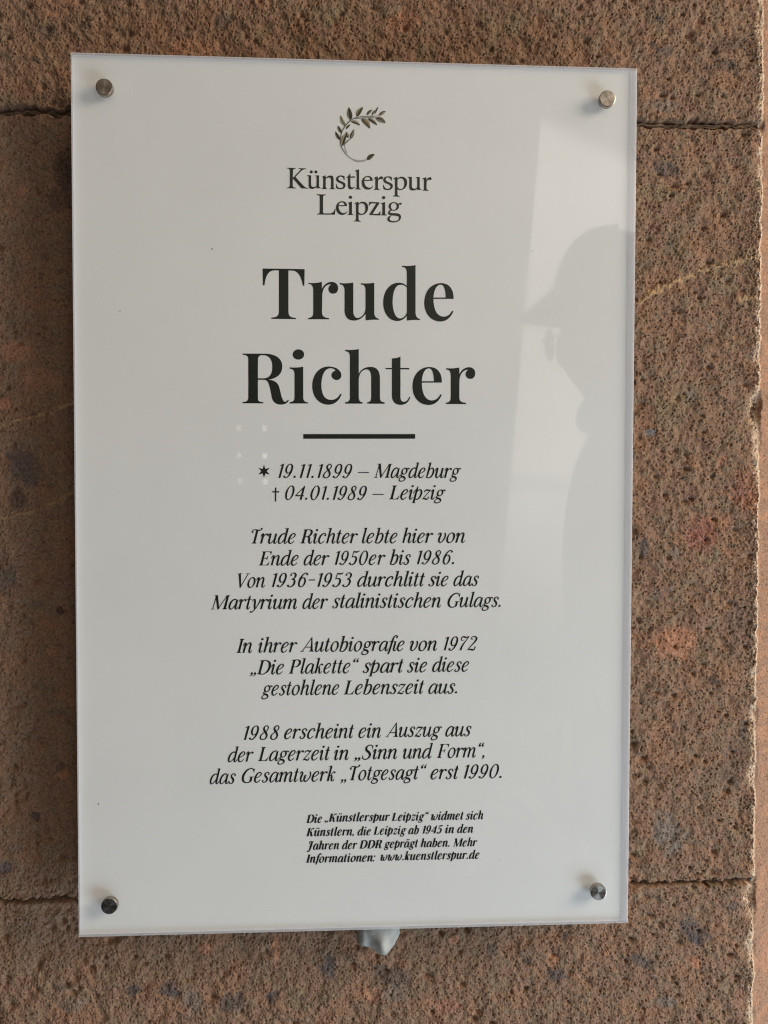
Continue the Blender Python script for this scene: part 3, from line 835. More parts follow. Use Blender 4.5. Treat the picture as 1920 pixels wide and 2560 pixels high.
GREY, BLUE, ORANGE, DARK, OLIVE = (0.205, 0.170, 0.145), (0.085, 0.080, 0.085), (0.46, 0.22, 0.13), (0.075, 0.055, 0.048), (0.22, 0.18, 0.11)
for f in ((1672, 2085, 40, 55, GREY, 0.85, 0.6), (1725, 2325, 22, 40, BLUE, 0.7, 0.4), (1750, 2345, 26, 22, BLUE, 0.6), (1742, 2408, 14, 16, ORANGE, 0.9), (1600, 2400, 30, 16, BLUE, 0.6, -0.4),
          (1392, 2435, 26, 18, BLUE, 0.7), (1412, 2342, 10, 12, BLUE, 0.7), (1318, 2405, 12, 10, DARK, 0.7), (1665, 2505, 26, 14, GREY, 0.7), (1675, 610, 10, 14, BLUE, 0.8), (1692, 618, 40, 30, OLIVE, 0.5), (1627, 1078, 14, 11, (0.21, 0.19, 0.18), 0.9),
          (1688, 1380, 14, 14, GREY, 0.6), (1610, 1370, 12, 24, BLUE, 0.7), (1765, 1380, 40, 30, OLIVE, 0.5), (1680, 1010, 50, 60, OLIVE, 0.4), (1690, 1610, 60, 45, ORANGE, 0.55, 0.4), (1755, 1340, 40, 50, (0.30, 0.10, 0.08), 0.5), (1862, 1230, 30, 60, (0.36, 0.16, 0.11), 0.55), (1880, 1250, 20, 40, ORANGE, 0.5),
          (1660, 130, 24, 16, BLUE, 0.6), (1648, 48, 16, 10, BLUE, 0.7), (1800, 165, 50, 18, DARK, 0.5, 0.2), (1820, 110, 60, 20, DARK, 0.45, 0.2), (1660, 262, 40, 16, GREY, 0.6), (1670, 425, 36, 18, BLUE, 0.5, -0.3), (1640, 480, 40, 26, OLIVE, 0.5),
          (1010, 50, 50, 22, ORANGE, 0.5), (110, 80, 44, 20, BLUE, 0.45), (560, 55, 30, 18, BLUE, 0.45), (600, 60, 14, 14, DARK, 0.6), (480, 120, 60, 26, ORANGE, 0.4), (1260, 60, 70, 30, OLIVE, 0.4), (820, 30, 60, 22, OLIVE, 0.4),
          (60, 1170, 40, 60, BLUE, 0.6, 0.5), (45, 1250, 26, 30, DARK, 0.6), (170, 420, 40, 60, DARK, 0.7), (150, 500, 30, 34, DARK, 0.5), (45, 880, 50, 30, ORANGE, 0.5), (100, 950, 60, 36, ORANGE, 0.35), (20, 1440, 26, 50, BLUE, 0.5), (148, 1525, 10, 12, DARK, 0.8), (88, 2040, 14, 14, DARK, 0.8), (14, 2170, 20, 18, BLUE, 0.7), (40, 2120, 20, 12, GREY, 0.5),
          (335, 2475, 22, 16, BLUE, 0.7), (425, 2475, 30, 22, BLUE, 0.7), (580, 2505, 34, 26, BLUE, 0.6), (480, 2505, 26, 40, GREY, 0.6, 0.5), (680, 2490, 14, 20, BLUE, 0.7), (515, 2372, 18, 18, ORANGE, 0.7), (690, 2372, 12, 30, ORANGE, 0.7), (822, 2420, 22, 34, BLUE, 0.7), (740, 2490, 26, 34, OLIVE, 0.6), (950, 2420, 22, 16, BLUE, 0.6), (990, 2445, 40, 26, BLUE, 0.55), (980, 2485, 40, 20, GREY, 0.6), (1230, 2375, 16, 16, BLUE, 0.6), (930, 2485, 30, 22, ORANGE, 0.5), (1120, 2515, 34, 20, (0.36, 0.16, 0.11), 0.5),
          (180, 2510, 30, 20, GREY, 0.5), (150, 2470, 18, 10, BLUE, 0.5), (1860, 1820, 12, 22, BLUE, 0.6), (1800, 700, 40, 40, OLIVE, 0.4), (1850, 1560, 40, 70, (0.20, 0.13, 0.10), 0.6), (1790, 1950, 60, 40, (0.20, 0.15, 0.11), 0.6), (1840, 1900, 40, 60, (0.16, 0.11, 0.085), 0.5)):
    fragment(*f)
for _ in range(150):                                 # many small ones
    c_ = [GREY, BLUE, ORANGE, DARK, OLIVE][rng.integers(5)]
    fragment(rng.uniform(-60, 1900), rng.uniform(-60, 2620), rng.uniform(4, 22), rng.uniform(4, 16), c_, rng.uniform(0.3, 0.65), rng.uniform(0, 3))


def vein(pts, wdt, col):
    """a thin pale mineral vein through photograph points"""
    P = [on_plane(a, b, GAP) for a, b in pts]
    for a, b in zip(P, P[1:]):
        i0, i1 = np.searchsorted(zz, (min(a.z, b.z) - 0.01, max(a.z, b.z) + 0.01))
        j0, j1 = max(0, int((min(a.x, b.x) - 0.01 - X0) / STEP)), min(NX, int((max(a.x, b.x) + 0.01 - X0) / STEP) + 1)
        if j1 <= j0 or i1 <= i0:
            continue
        dx, dz = b.x - a.x, b.z - a.z
        L = math.hypot(dx, dz)
        qx, qz = XX[i0:i1, j0:j1] - a.x, ZZ[i0:i1, j0:j1] - a.z
        t = (qx * dx + qz * dz) / L / L
        d = np.abs((qx * dz - qz * dx) / L + 0.0006 * n_mid[i0:i1, j0:j1] + 0.0002 * n_fine[i0:i1, j0:j1])
        mk = smooth(-d, -wdt * 1.9, -wdt * 0.7) * ((t > -0.02) & (t < 1.02)) * smooth(n_grain[i0:i1, j0:j1] + n_col[i0:i1, j0:j1], -1.8, -0.6)
        colr[i0:i1, j0:j1] = mixc(colr[i0:i1, j0:j1], col, 0.92 * mk)
        height[i0:i1, j0:j1] += 0.0003 * mk


TAN = (0.44, 0.29, 0.155)
vein([(1590, 756), (1680, 706), (1780, 668), (1905, 640)], 0.0007, TAN)
vein([(1590, 756), (1620, 735), (1650, 722)], 0.0012, TAN)
vein([(1840, 745), (1905, 742)], 0.0006, TAN)
vein([(-20, 1072), (60, 1048), (130, 1030), (190, 1005)], 0.0007, TAN)
vein([(-20, 1300), (80, 1280), (150, 1255), (190, 1220)], 0.0008, (0.36, 0.23, 0.13))
# pale fresh stone along the broken arris
rim = smooth(-da + 0.0007 * n_fine + 0.0007 * n_mid + 0.55 * chip[:, None], -0.0024, -0.0004)
colr = mixc(colr, (0.70, 0.52, 0.37), 0.80 * rim * smooth(n_mid + 0.6 * n_col + 1.5 * (chip[:, None] > 0.0012), -0.9, 0.7))

tpos = (XX - on_plane(0, 276, GAP).x) / (XA - on_plane(0, 276, GAP).x)
JU = JOINT_UP[0] + (JOINT_UP[1] - JOINT_UP[0]) * tpos
JL = JOINT_LO[0] + (JOINT_LO[1] - JOINT_LO[0]) * tpos
wob = 0.0006 * n_mid
for J, hw, dp in ((JU, 0.0016, 0.0055), (JL, 0.0010, 0.0045)):
    d = np.abs(ZZ - J + wob)
    height -= dp * smooth(-d, -hw * 1.9, -hw * 0.8)

wall = empty('stone_wall', (0, GAP, Z0))
tag(wall, 'reddish brown pitted stone wall with two level joints behind the white plaque', 'wall')
WL = Vector((0, GAP, Z0))


def grid_obj(name, xs, ys, zs, cols, material, parent):
    nz, nx = xs.shape
    me = bpy.data.meshes.new(name)
    co = np.stack([xs - WL.x, ys - WL.y, zs - WL.z], -1).astype(np.float32).reshape(-1)
    idx = np.arange(nz * nx).reshape(nz, nx)
    q = np.stack([idx[:-1, :-1], idx[:-1, 1:], idx[1:, 1:], idx[1:, :-1]], -1).reshape(-1, 4).astype(np.int32)
    me.vertices.add(nz * nx)
    me.vertices.foreach_set('co', co)
    me.loops.add(q.size)
    me.loops.foreach_set('vertex_index', q.reshape(-1))
    me.polygons.add(len(q))
    me.polygons.foreach_set('loop_start', np.arange(0, q.size, 4, dtype=np.int32))
    me.polygons.foreach_set('use_smooth', np.ones(len(q), dtype=bool))
    me.update(calc_edges=True)
    a = me.attributes.new('stone_colour', 'FLOAT_COLOR', 'POINT')
    c4 = np.ones((nz * nx, 4), np.float32)
    c4[:, :3] = cols.reshape(-1, 3)
    a.data.foreach_set('color', c4.reshape(-1))
    me.materials.append(material)
    me.validate()
    return link(bpy.data.objects.new(name, me), parent)


# three courses, cut along the middle of the joints, each block a mesh of its own
def split(J):
    return int(np.searchsorted(zz, 0.5 * (J[0] + J[1])))


def course(name, lo, hi, label):
    """rows between two joints; the border rows bend to follow the joint line"""
    zl = lo[None, :] if lo is not None else np.full((1, NX), Z0)
    zh = hi[None, :] if hi is not None else np.full((1, NX), Z1)
    n = int((zh.mean() - zl.mean()) / STEP)
    v = np.linspace(0, 1, n)[:, None]
    zt = zl + (zh - zl) * v
    f = (zt - Z0) / (Z1 - Z0) * (NZ - 1)
    i = np.clip(f.astype(int), 0, NZ - 2)
    w = f - i
    jj = np.arange(NX)[None, :].repeat(n, 0)

    def pick(A):
        ww = w[..., None] if A.ndim == 3 else w
        return A[i, jj] * (1 - ww) + A[i + 1, jj] * ww
    o = grid_obj(name, pick(XX), GAP - pick(height), zt, pick(colr), M_STONE, wall)
    o['label'] = label
    return o


ju_line = JU[NZ // 2] - wob[split(JOINT_UP)]
jl_line = JL[NZ // 2] - wob[split(JOINT_LO)]
course('stone_block', None, jl_line, 'lowest stone block under the lower joint')
course('stone_block', jl_line, ju_line, 'tall middle stone block behind the plaque')
course('stone_block', ju_line, None, 'top stone block above the upper joint')


# mortar in the two joints
def mortar(line, base, seed, half):
    nx = NX // 2
    xs = np.linspace(X0, XA - 0.004, nx)
    zc = np.interp(xs, XX[NZ // 2], line)
    nz = 13
    v = np.linspace(-1, 1, nz)[:, None]
    nn = band(256, nx, 0.0030, 0.03, seed)[:nz] * 0.0002
    ln = np.interp(np.arange(nx), np.linspace(0, nx, 40), rng.standard_normal(40))
    zs = zc[None, :] + v * half
    ys = GAP + base - nn + 0.0009 * v ** 2 - 0.0006 * smooth(ln, 0.2, 1.2)[None, :]
    cols = np.empty((nz, nx, 3))
    cols[:] = (0.150, 0.110, 0.080)
    cols *= (1 + 0.25 * np.clip(nn / 0.0002, -2, 2))[..., None]
    return grid_obj('mortar_joint', np.repeat(xs[None], nz, 0), ys, zs, cols, M_STONE, wall)


mortar(ju_line, 0.0034, 11, 0.0013)
mortar(jl_line, 0.0032, 12, 0.0007)

# the return of the wall beyond the arris: a splayed reveal turning away to the right
nr = 150
tr_ = np.linspace(0, 1, nr)[None, :]
RS = 0.00075
RZ = np.linspace(Z0, Z1, NZ)[:, None].repeat(nr, 1)
run = tr_ * 0.11
nf2 = band(NZ, 256, 0.0012, 0.006, 21)[:, :nr]
nf3 = band(NZ, 256, 0.01, 0.05, 22)[:, :nr]
nf4 = band(NZ, 256, 0.0010, 0.003, 23)[:, :nr]
edge_y = GAP - np.convolve(np.pad(height[:, -1], 7, mode='edge'), np.ones(15) / 15, 'valid')[:, None]
RX = xa[:, None] + run * 0.80
RY = edge_y * (1 - np.clip(tr_ * 30, 0, 1)) + GAP * np.clip(tr_ * 30, 0, 1) + run * 0.60 + np.clip(tr_ * 30, 0, 1) * (0.00016 * nf2 + 0.0002 * nf3 + 0.0007 * smooth(nf2, 1.2, 2.2))
rc = np.empty((NZ, nr, 3))
rc[:] = (0.310, 0.186, 0.125)
rc = mixc(rc, (0.42, 0.225, 0.135), 0.6 * smooth(nf3, 0.0, 1.5))
rc = mixc(rc, (0.28, 0.17, 0.12), 0.6 * smooth(-nf3, 0.3, 1.5))
rc = mixc(rc, (0.18, 0.09, 0.07), 0.5 * smooth(-nf4, 0.8, 1.8))
rc = mixc(rc, (0.74, 0.56, 0.40), 0.8 * smooth(-run + 0.0004 * nf2, -0.0022, -0.0006))
grid_obj('side_return', RX, RY, RZ, rc, M_STONE, wall)['label'] = 'smoother, paler stone face beyond the chipped edge'

# ------------------------------------------------------------------ the plaque
W2, H2 = 0.16031, 0.25
plaque = empty('memorial_plaque', (0, 0, 0))
tag(plaque, 'upright white memorial plaque with black lettering, screwed off the stone wall', 'plaque')


def box_bm(x0, x1, y0, y1, z0, z1, bevel=0.0, seg=2):
    bm = bmesh.new()
    bmesh.ops.create_cube(bm, size=1)
    for v in bm.verts:
        v.co = Vector((x0 + (v.co.x + 0.5) * (x1 - x0), y0 + (v.co.y + 0.5) * (y1 - y0), z0 + (v.co.z + 0.5) * (z1 - z0)))
    if bevel:
        bmesh.ops.bevel(bm, geom=list(bm.edges), offset=bevel, segments=seg, affect='EDGES', profile=0.7)
    return bm


COVER_T = 0.003
bm_obj('backing_board', box_bm(-W2 + 0.0003, W2 - 0.0003, COVER_T + 0.0001, 0.008, -H2 + 0.0003, H2 - 0.0003, 0.0002), M_BOARD, plaque)
# the clear sheet: its front face, and the frosted sawn edge running round it
cover = mesh_obj('clear_cover', [(-W2, 0, -H2), (W2, 0, -H2), (W2, 0, H2), (-W2, 0, H2)], [(0, 1, 2, 3)], M_COVER, plaque)
ins = [(-W2 + 0.0010, -H2 + 0.0013), (W2 - 0.0034, -H2 + 0.0013), (W2 - 0.0034, H2 - 0.0008), (-W2 + 0.0010, H2 - 0.0008)]
outr = [(-W2, -H2), (W2, -H2), (W2, H2), (-W2, H2)]
arr = [(x - math.copysign(0.00035, x), z - math.copysign(0.00035, z)) for x, z in outr]
quad4 = [(i, (i + 1) % 4, 4 + (i + 1) % 4, 4 + i) for i in range(4)]
mesh_obj('sheet_side', [(x, 0.0003, z) for x, z in outr] + [(x, 0.0079, z) for x, z in outr], quad4, M_EDGE, cover)
mesh_obj('edge_reflection_band', [(x, COVER_T + 0.00004, z) for x, z in outr] + [(x, COVER_T + 0.00004, z) for x, z in ins], quad4, M_BAND, cover)  # pale border on the board: the sheet's internal edge reflection put in as colour
mesh_obj('chamfer', [(x, 0.0003, z) for x, z in outr] + [(x, -0.00005, z) for x, z in arr], quad4, M_EDGE, cover)


# lettering: flat ink on the front face
INK_Y = COVER_T + 0.00002


def on_ink(px, py):
    return on_plane(px, py, INK_Y)


class Ink:
    def __init__(s):
        s.v, s.f, s.m, s.k = [], [], [], 0

    def add(s, contours, place, mi=0, base=0.0):
        """contours: outline with holes (2-D); place maps 2-D to a point on the plaque"""
        s.k += 1
        y = INK_Y - base - 2e-6 * (s.k % 40)
        pts = [p for c in contours for p in c]
        co = []
        for a, b_ in pts:
            q = place(a, b_)
            co.append((q[0], y, q[1]))
        n0 = len(s.v)
        s.v += co
        if len(contours) == 1 and len(contours[0]) == 4:
            tris = [tuple(range(4))]
        else:
            loops, i = [], 0
            for c in contours:
                loops.append([Vector((co[i + k_][0], co[i + k_][2], 0)) for k_ in range(len(c))])
                i += len(c)
            tris = tessellate_polygon(loops)
        for t in tris:
            t = list(t)
            P = [co[q] for q in t]
            ar = sum(P[i][0] * P[(i + 1) % len(P)][2] - P[(i + 1) % len(P)][0] * P[i][2] for i in range(len(P)))
            if abs(ar) < 1e-13:
                continue
            if ar < 0:
                t.reverse()
            s.f.append(tuple(n0 + q for q in t))
            s.m.append(mi)

    def build(s, name, mats, label=None):
        o = mesh_obj(name, s.v, s.f, mats, plaque, midx=s.m)
        if label:
            o['label'] = label
        return o


def traced(groups, name, material, zoom, label):
    ink = Ink()
    for g in groups:
        for ox, oy, cs in g:
            def place(a, b_, ox=ox, oy=oy):
                p = on_ink(ox + a / zoom, oy + b_ / zoom)
                return p.x, p.z
            ink.add(cs, place)
    return ink.build(name, [material], label)


traced([TITLE_FIRST], 'name_lettering', M_INK, ZT, 'first line of the big black serif lettering')
traced([TITLE_SECOND], 'name_lettering', M_INK, ZT, 'second line of the big black serif lettering')
traced([LOGO_FIRST, LOGO_SECOND], 'heading_lettering', M_LOGOINK, ZL, 'two-line dark serif heading under the leaf emblem')

ink = Ink()
_q = [on_ink(a, b_) for a, b_ in ((758.2, 1096.8), (1038, 1096.8), (1038, 1085.2), (758.2, 1085.2))]
ink.add([[(p.x, p.z) for p in _q]], lambda a, b_: (a, b_))
ink.build('divider_line', [M_INK])

par_labels = ['first text block in italics under the dates', 'second text block in italics', 'third text block in italics']
for name, bold, words in LINES:
    ink = Ink()
    em = (0.0341 if bold == 0 else 0.0199) / 700
    for txt, xa_, xb_, yb in words:
        digits = sum(ch in '0123456789' for ch in txt) >= 3
        P, l, r = word(txt, bold, 34 if digits and bold == 0 else 0)
        A, B = on_ink(xa_, yb), on_ink(xb_, yb)
        fx = (B.x - A.x) / (r - l)
        fy = em * (on_ink(960, yb).z - on_ink(960, yb + 1000).z)
        for p in P:
            ink.add([p], lambda a, b_: (A.x + (a - l) * fx, A.z + b_ * fy))
    if name == 'date_lettering':
        def star(a, b_):
            p = on_ink(660.2 + a, 1178 - b_)
            return p.x, p.z
        pts = []
        for k_ in range(12):
            rr = 16.6 if k_ % 2 == 0 else 6.4
            an = math.pi / 2 + k_ * math.pi / 6
            pts.append((rr * math.cos(an), rr * math.sin(an)))
        ink.add([pts], star)
        def cross(a, b_):
            p = on_ink(a, b_)
            return p.x, p.z
        ink.add([[(687.4, 1253.9), (690.8, 1253.9), (691.0, 1218.7), (687.4, 1218.7)]], cross)
        ink.add([[(680.6, 1231.2), (697.8, 1231.2), (697.8, 1228.0), (680.6, 1228.0)]], cross)
    lab = {'date_lettering': 'two lines of italic dates with a star and a dagger', 'small_print': 'four lines of small bold italics near the bottom'}.get(name) or par_labels.pop(0)
    ink.build(name, [M_INK], lab)

# leaf emblem
E_COL = [(0.030, 0.023, 0.016), (0.085, 0.068, 0.042), (0.20, 0.16, 0.085), (0.36, 0.31, 0.20), (0.23, 0.215, 0.165), (0.10, 0.085, 0.068)]
D_, M_, O_, L_, G_, T_ = range(6)
E_MAT = [ink_material('emblem_ink', c) for c in E_COL]
emb = Ink()


def ep(a, b_):
    p = on_ink(800 + a / 8.295, 255 + b_ / 8.295)
    return p.x, p.z


def leaf(bx, by, tx, ty, wl, wr, cl, cr, vein_=True, bend=0.06):
    dx, dy = tx - bx, ty - by
    L = math.hypot(dx, dy)
    nx, ny = dy / L, -dx / L                          # to the left when looking from base to tip (image y runs down)
    mid, le, ri, le2, ri2 = [], [], [], [], []
    for i in range(13):
        t = i / 12
        c = bend * L * math.sin(math.pi * t)
        x, y = bx + dx * t + nx * c, by + dy * t + ny * c
        prof = math.sin(math.pi * t ** 0.85) ** 0.8 * (1 - 0.15 * t)
        mid.append((x, y))
        le.append((x + nx * wl * prof, y + ny * wl * prof)); ri.append((x - nx * wr * prof, y - ny * wr * prof))
        le2.append((x + nx * wl * prof * 0.5, y + ny * wl * prof * 0.5)); ri2.append((x - nx * wr * prof * 0.5, y - ny * wr * prof * 0.5))
    mixl = {D_: M_, M_: O_, O_: L_, L_: G_, G_: O_}
    for i in range(12):
        emb.add([[mid[i], mid[i + 1], le2[i + 1], le2[i]]], ep, cl)
        emb.add([[le2[i], le2[i + 1], le[i + 1], le[i]]], ep, mixl[cl] if 2 < i < 9 else cl)
        emb.add([[mid[i], mid[i + 1], ri2[i + 1], ri2[i]]], ep, cr)
        emb.add([[ri2[i], ri2[i + 1], ri[i + 1], ri[i]]], ep, mixl[cr] if 3 < i < 8 else cr)
    for qd in stroke([(mid[0][0], mid[0][1], 9), (mid[6][0], mid[6][1], 7), (mid[11][0], mid[11][1], 6)], sub=4):
        emb.add([qd], ep, D_, 0.0001)


for l_ in ((630, 375, 595, 105, 42, 78, G_, D_), (765, 305, 895, 105, 62, 46, O_, D_), (970, 270, 1085, 160, 30, 34, D_, G_), (1075, 290, 1140, 165, 16, 18, D_, M_), (1130, 255, 1215, 95, 10, 24, M_, D_), (1220, 275, 1370, 185, 26, 44, D_, L_),
           (520, 500, 420, 275, 38, 46, L_, O_), (640, 405, 835, 490, 52, 24, O_, D_), (860, 345, 1040, 555, 78, 52, O_, M_), (995, 340, 1190, 485, 42, 40, O_, D_), (1150, 335, 1365, 440, 62, 52, M_, G_), (540, 560, 635, 465, 24, 26, D_, M_),
           (440, 640, 370, 490, 28, 42, G_, D_), (410, 785, 320, 610, 30, 42, M_, D_), (460, 910, 560, 640, 66, 46, L_, D_), (590, 745, 545, 615, 34, 46, D_, L_), (630, 770, 710, 565, 24, 54, D_, G_), (975, 1200, 1135, 1080, 46, 50, D_, M_)):
    leaf(*l_)
for st in ([(965, 1205, 6), (880, 1240, 7), (780, 1236, 9), (680, 1195, 11), (560, 1100, 14), (470, 980, 16), (430, 870, 17), (430, 740, 17), (450, 640, 17), (510, 520, 18), (600, 415, 20), (720, 340, 16), (860, 303, 11), (1050, 300, 9), (1200, 290, 9), (1280, 260, 7)],
           [(565, 1065, 9), (525, 980, 11), (515, 880, 11), (560, 812, 10), (640, 765, 10)], [(455, 910, 16), (540, 850, 12), (620, 780, 9)], [(700, 1195, 6), (800, 1215, 6), (900, 1212, 6), (968, 1190, 6)], [(720, 345, 12), (850, 335, 10), (1000, 318, 9), (1170, 330, 9)]):
    for qd in stroke(st, sub=5):
        emb.add([qd], ep, T_, 0.00015)
emb.build('leaf_emblem', E_MAT, 'curved sprig of brown and olive leaves')


# four turned steel screws holding the plaque off the wall
def lathe(profile, n=48):
    bm = bmesh.new()
    rings = []
    for r_, y in profile:
        if r_ < 1e-6:
            rings.append([bm.verts.new((0, y, 0))])
        else:
            rings.append([bm.verts.new((r_ * math.cos(2 * math.pi * i / n), y, r_ * math.sin(2 * math.pi * i / n))) for i in range(n)])
    for A, B in zip(rings, rings[1:]):
        for i in range(n):
            j = (i + 1) % n
            if len(A) == 1:
                bm.faces.new((A[0], B[i], B[j]))
            elif len(B) == 1:
                bm.faces.new((A[i], A[j], B[0]))
            else:
                bm.faces.new((A[i], A[j], B[j], B[i]))
    return bm


CAP_R, CAP_H = 0.0047, 0.0034
scr = empty('standoff_screw')
scr.parent = plaque
cap = bm_obj('screw_cap', lathe([(0, -CAP_H), (CAP_R - 0.0004, -CAP_H), (CAP_R - 0.0001, -CAP_H + 0.00012), (CAP_R, -CAP_H + 0.0004), (CAP_R, -0.0003)]), M_STEEL, scr)
cap.data.polygons.foreach_set('use_smooth', [len(p.vertices) == 4 and abs(p.normal.y) < 0.9 for p in cap.data.polygons])
bm_obj('barrel', lathe([(0.0048, 0.0084), (0.0048, GAP + 0.001), (0, GAP + 0.001)]), M_STEEL, scr, True)
for i, (a, b_) in enumerate(((260, 217), (1519, 246), (1497, 2232), (273, 2266))):
    p = on_plane(a, b_, -CAP_H)
    o = scr
    if i:
        o = scr.copy()
        COL.objects.link(o)
        for ch in (c for c in scr.children):
            q = ch.copy()
            COL.objects.link(q)
            q.parent = o
    o.location = (p.x, 0, p.z)

# ------------------------------------------------------------------ grey putty lump under the plaque
LZ = [(893, 2300), (893, 2330), (893, 2350), (900, 2358), (915, 2361), (929, 2366), (940, 2373), (951, 2378), (959, 2378), (970, 2371), (984, 2358), (993, 2342), (999, 2326), (1000, 2300)]
YF, YB = 0.012, GAP + 0.0015
outl = [on_plane(a, b_, 0.5 * (YF + YB)) for a, b_ in LZ + [(990, 2270), (950, 2255), (905, 2270)]]
cx, cz = on_plane(947, 2318, 0.02).x, on_plane(947, 2318, 0.02).z
pol = sorted((math.atan2(p.z - cz, p.x - cx), math.hypot(p.z - cz, p.x - cx)) for p in outl)
pa, pr = np.array([q[0] for q in pol]), np.array([q[1] for q in pol])
bm = bmesh.new()
bmesh.ops.create_icosphere(bm, subdivisions=5, radius=1)
for v in bm.verts:
    n3 = v.co.normalized()
    th = math.atan2(n3.z, n3.x)
    s_ = math.hypot(n3.x, n3.z) ** 0.75
    R_ = float(np.interp(th, pa, pr, period=2 * math.pi))
    x_, z_ = R_ * s_ * math.cos(th), R_ * s_ * math.sin(th)
    dent = 0.0030 * math.exp(-((x_ - 0.0005 + 0.25 * z_) / 0.0035) ** 2) * smoothstep_(-z_, -0.004, 0.006) - 0.0022 * math.exp(-((x_ + 0.006) / 0.003) ** 2 - ((z_ + 0.006) / 0.004) ** 2)
    y_ = 0.5 * (YF + YB) + n3.y * 0.5 * (YB - YF) - (dent if n3.y < 0 else 0)
    d_ = pnoise.fractal(Vector((x_, y_, z_)) * 220, 0.9, 2.1, 4) * 0.0006
    v.co = Vector((cx + x_, y_ + d_, cz + z_)) + Vector((math.cos(th), 0, math.sin(th))) * d_ * s_
mp, ntp, bp_ = mat('grey_putty')
n_ = noise(ntp, 160, 5, 0.6)
r_ = ramp(ntp, n_.outputs['Fac'], [(0.25, (0.33, 0.33, 0.30)), (0.7, (0.47, 0.465, 0.43))])
ntp.links.new(r_.outputs['Color'], bp_.inputs['Base Color'])
bp_.inputs['Roughness'].default_value = 0.75
bb = ntp.nodes.new('ShaderNodeBump')
bb.inputs['Strength'].default_value = 0.4
bb.inputs['Distance'].default_value = 0.0006
ntp.links.new(n_.outputs['Fac'], bb.inputs['Height'])
ntp.links.new(bb.outputs['Normal'], bp_.inputs['Normal'])
lump = bm_obj('putty_lump', bm, mp, None, True)
tag(lump, 'grey putty lump squeezed out under the bottom edge of the plaque', 'putty')

# ------------------------------------------------------------------ the person mirrored in the plaque
DP = 0.92
HC = mirrored(1572, 790, DP)                        # middle of the head
face_dir = Vector((-0.87, -0.49, 0)).normalized()
side = Vector((-face_dir.y, face_dir.x, 0))         # the person's left
FEET = HC.z - 1.62
person = empty('person', (HC.x, HC.y, FEET))
tag(person, 'person in dark cap, glasses and jacket, mirrored at the right of the plaque', 'person')


def bp(f, s_, z):
    """body point: forward, to the person's left, above the feet"""
    return face_dir * f + side * s_ + Vector((0, 0, z))


def skin(name, chain, edges, material, parent, levels=2):
    me = bpy.data.meshes.new(name)
    me.from_pydata([tuple(c[0]) for c in chain], edges, [])
    o = link(bpy.data.objects.new(name, me), parent)
    md = o.modifiers.new('skin', 'SKIN')
    md.use_smooth_shade = True
    if not me.skin_vertices:
        bpy.context.view_layer.objects.active = o
    for v, c in zip(me.skin_vertices[0].data, chain):
        v.radius = c[1] if isinstance(c[1], tuple) else (c[1], c[1])
    me.skin_vertices[0].data[0].use_root = True
    s2 = o.modifiers.new('sub', 'SUBSURF')
    s2.levels = s2.render_levels = levels
    me.materials.append(material)
    return o


M_SKIN = simple('skin', (0.42, 0.27, 0.20), 0.5, 0, 0.08, 40)
M_JACKET = simple('dark_jacket_cloth', (0.030, 0.034, 0.040), 0.85, 0, 0.2, 90)
M_TROUSER = simple('dark_trouser_cloth', (0.025, 0.027, 0.035), 0.85, 0, 0.2, 90)
M_CAP = simple('dark_cap_cloth', (0.028, 0.030, 0.034), 0.85, 0, 0.2, 120)
M_DARK = simple('black_plastic', (0.015, 0.015, 0.016), 0.3, 0, 0.1, 50)
M_LENS = simple('dark_lens', (0.02, 0.022, 0.025), 0.05, 0, 0.05, 30)
M_SHOE = simple('dark_shoe_leather', (0.03, 0.025, 0.02), 0.5, 0, 0.2, 60)

LH, RH = bp(0.06, 0.28, 0.84), bp(0.06, -0.28, 0.84)
body = [(bp(-0.03, 0, 0.95), 0.115), (bp(-0.04, 0, 1.15), 0.105), (bp(-0.045, 0, 1.33), (0.13, 0.095)), (bp(-0.02, 0, 1.42), 0.07), (bp(0.01, 0, 1.50), 0.058), (bp(0.025, 0, 1.57), 0.082), (bp(0.02, 0, 1.64), 0.088), (bp(0.005, 0, 1.71), 0.070),
        (bp(0.112, 0, 1.585), 0.014), (bp(0.098, 0, 1.520), 0.036),
        (bp(-0.05, 0.17, 1.38), 0.062), (bp(-0.03, 0.26, 1.10), 0.045), (LH - face_dir * 0.05, 0.028),
        (bp(-0.05, -0.17, 1.38), 0.062), (bp(-0.03, -0.26, 1.10), 0.045), (RH - face_dir * 0.05, 0.028),
        (bp(0, 0.095, 0.86), 0.088), (bp(0.02, 0.10, 0.48), 0.058), (bp(-0.01, 0.10, 0.08), 0.038), (bp(0.13, 0.11, 0.03), 0.028),
        (bp(0, -0.095, 0.86), 0.088), (bp(0.02, -0.10, 0.48), 0.058), (bp(-0.01, -0.10, 0.08), 0.038), (bp(0.13, -0.11, 0.03), 0.028)]
bed = [(0, 1), (1, 2), (2, 3), (3, 4), (4, 5), (5, 6), (6, 7), (6, 8), (5, 9), (2, 10), (10, 11), (11, 12), (2, 13), (13, 14), (14, 15), (0, 16), (16, 17), (17, 18), (18, 19), (0, 20), (20, 21), (21, 22), (22, 23)]
